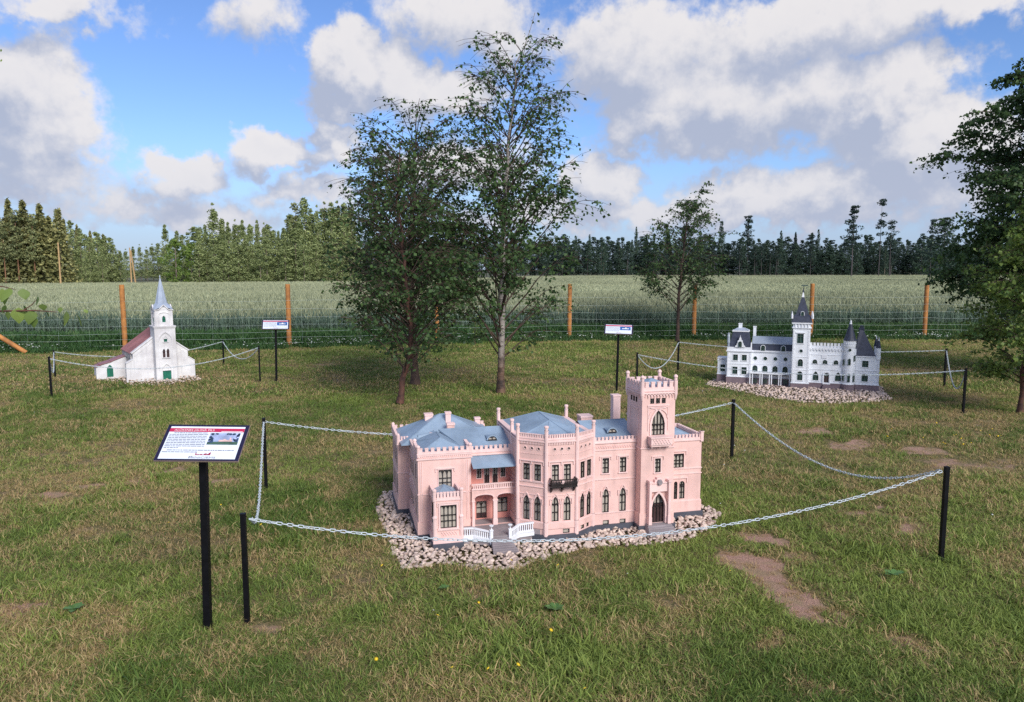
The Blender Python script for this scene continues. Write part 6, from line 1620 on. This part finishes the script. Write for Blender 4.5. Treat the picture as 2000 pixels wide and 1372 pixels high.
for k in range(44):
    px = 690 + k * 27 + tr_.normal() * 7; D = 214 + tr_.random() * 10 if px > 1040 else 150 + (px - 690) / 350 * 60 + tr_.random() * 8
    key = ('daspen', 'daspen', 'dtall', 'daspen', 'daspen', 'dpine', 'dtall', 'daspen')[tr_.integers(8)]
    rows.append((key, px, 470 + 7 * math.sin(px * .013) + tr_.normal() * 5, D, 1.25 if key != 'dspruce' else .8))
for k in range(150):
    px = 640 + k * 9.4; D = 226 + tr_.random() * 22 if px > 1040 else 175 + (px - 640) / 400 * 55 + tr_.random() * 15
    rows.append((('daspen', 'daspen', 'daspen', 'dpine', 'daspen', 'daspen', 'dtall')[tr_.integers(7)], px, 469 + tr_.normal() * 4, D, 1.3))
for k in range(90): px = 1020 + k * 10; rows.append(('daspen', px, 495 + tr_.normal() * 6, 218 + tr_.random() * 8, 1.8))
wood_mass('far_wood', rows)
rows = []
for k in range(20): rows.append(('aspen', 392 + 15.5 * k + tr_.normal() * 4, 472 + tr_.normal() * 8, 112 + tr_.random() * 3, 1.35))
for k in range(26): rows.append((('spruce', 'aspen')[k % 2], -90 + k * 12.5, 430 + 40 * sstep(120, 230, -90 + k * 12.5) + tr_.normal() * 8, 122 + tr_.random() * 10, 1.1))
for k in range(34): rows.append((('tall', 'aspen')[k % 2], 330 + k * 11, 452 - 25 * float(sstep(560, 620, 330 + k * 11)) + tr_.normal() * 7, 124 + tr_.random() * 8, 1.4))
for k in range(30): rows.append(('aspen', -90 + k * 27, 505 + tr_.normal() * 5, 117 + tr_.random() * 4 if not 240 < -90 + k * 27 < 320 else 175, 2.0))
wood_mass('near_wood', rows)
# utility poles at the left wood
def pole(px, top, D, label, twin):
    x = (px - 1000) / F * D; zb = float(hill(x, D)) - .1; h = at(px, top, D)[2] - zb; T = empty('utility_pole', (x, D, zb), label=label, cat='pole')
    MB().lathe(0, 0, [(.11, 0), (.085, h)], 10).build('pole', T, POLEM)
    if twin: MB().bar((.62, .1, 0), (.12, .05, h * .93), .16).build('strut', T, POLEM)
pole(122, 474, 98, 'single orange utility pole in front of the left wood', False)
pole(260, 484, 112, 'utility pole with a slanting strut in the gap between the woods', True)


# ------------------------------------------------------------------ small plants in the lawn
fl = [(735, 1301), (610, 0), (935, 1188), (746, 1114), (998, 1103), (953, 1320), (883, 1318), (1012, 1312), (1076, 1243), (955, 1122), (330, 1028), (510, 1032), (432, 992), (1425, 1125)]
fl = [p for p in fl if p[1]] + [(RNG.uniform(1730, 1960), RNG.uniform(828, 880)) for _ in range(20)] + [(RNG.uniform(20, 1980), RNG.uniform(1000, 1370)) for _ in range(3)]
P_ = np.array([gnd(x, y + 6) for x, y in fl]); n = len(P_)
scatter('yellow_hawkbit', P_ + [0, 0, .045], np.stack([np.full(n, -.6), np.zeros(n), RNG.random(n) * 6], -1), .7 + .6 * RNG.random(n), np.zeros(n, int), {}, [flower_mesh('hawkbit_head', YEL, .009, 9)], kind='stuff')
xs = RNG.uniform(-13, 13, 500); ys = RNG.uniform(3, 15.5, 500); k = (fbm(xs, ys, .6, 3) > .60) & (np.abs(xs) < .75 * ys); xs, ys = xs[k], ys[k]; n = len(xs)
scatter('lawn_clover', np.stack([xs, ys, np.full(n, .04)], -1), np.stack([np.full(n, -.5), np.zeros(n), xs], -1), np.full(n, .5), np.zeros(n, int), {}, [flower_mesh('clover_head', CLOVER, .014)], kind='stuff')
WEED = leaf_mat('broad_weed_leaf', ((.08, .17, .045), (.14, .27, .08)), .25)
def weed(px, py, r, label):
    rng = np.random.default_rng(px); p = gnd(px, py); T = empty('broadleaf_weed', p, label=label, cat='plant')
    for k in range(9):
        a = 6.283 * k / 9 + rng.normal() * .2; L = r * (.7 + .5 * rng.random()); d = np.array([math.cos(a), math.sin(a), .35 + .3 * rng.random()]); d /= np.linalg.norm(d); s = np.array([-math.sin(a), math.cos(a), 0]); V = []; Fq = []
        for t, w in zip((0, .3, .65, 1), (.05, .28, .30, .02)): c = d * L * t + np.array([0, 0, .02 - .25 * L * t * t]); V += [c - s * L * w, c - np.array([0, 0, .03 * L]), c + s * L * w]
        for q in range(3): Fq += [(3 * q, 3 * q + 1, 3 * q + 4, 3 * q + 3), (3 * q + 1, 3 * q + 2, 3 * q + 5, 3 * q + 4)]
        link('leaf', np_mesh('leaf', np.array(V), np.array(Fq), WEED, attrs={'rnd': np.full(len(V), rng.random())}), T)
weed(1085, 1196, .055, 'broad leaved green weed in the grass below the pink palace'); weed(868, 1155, .035, 'small broad leaved weed beside the dry straw tuft'); weed(145, 1196, .05, 'pale broad leaved weed in the lawn at the lower left')
weed(1745, 1128, .055, 'broad leaved weed in the grass right of the bare soil patch')
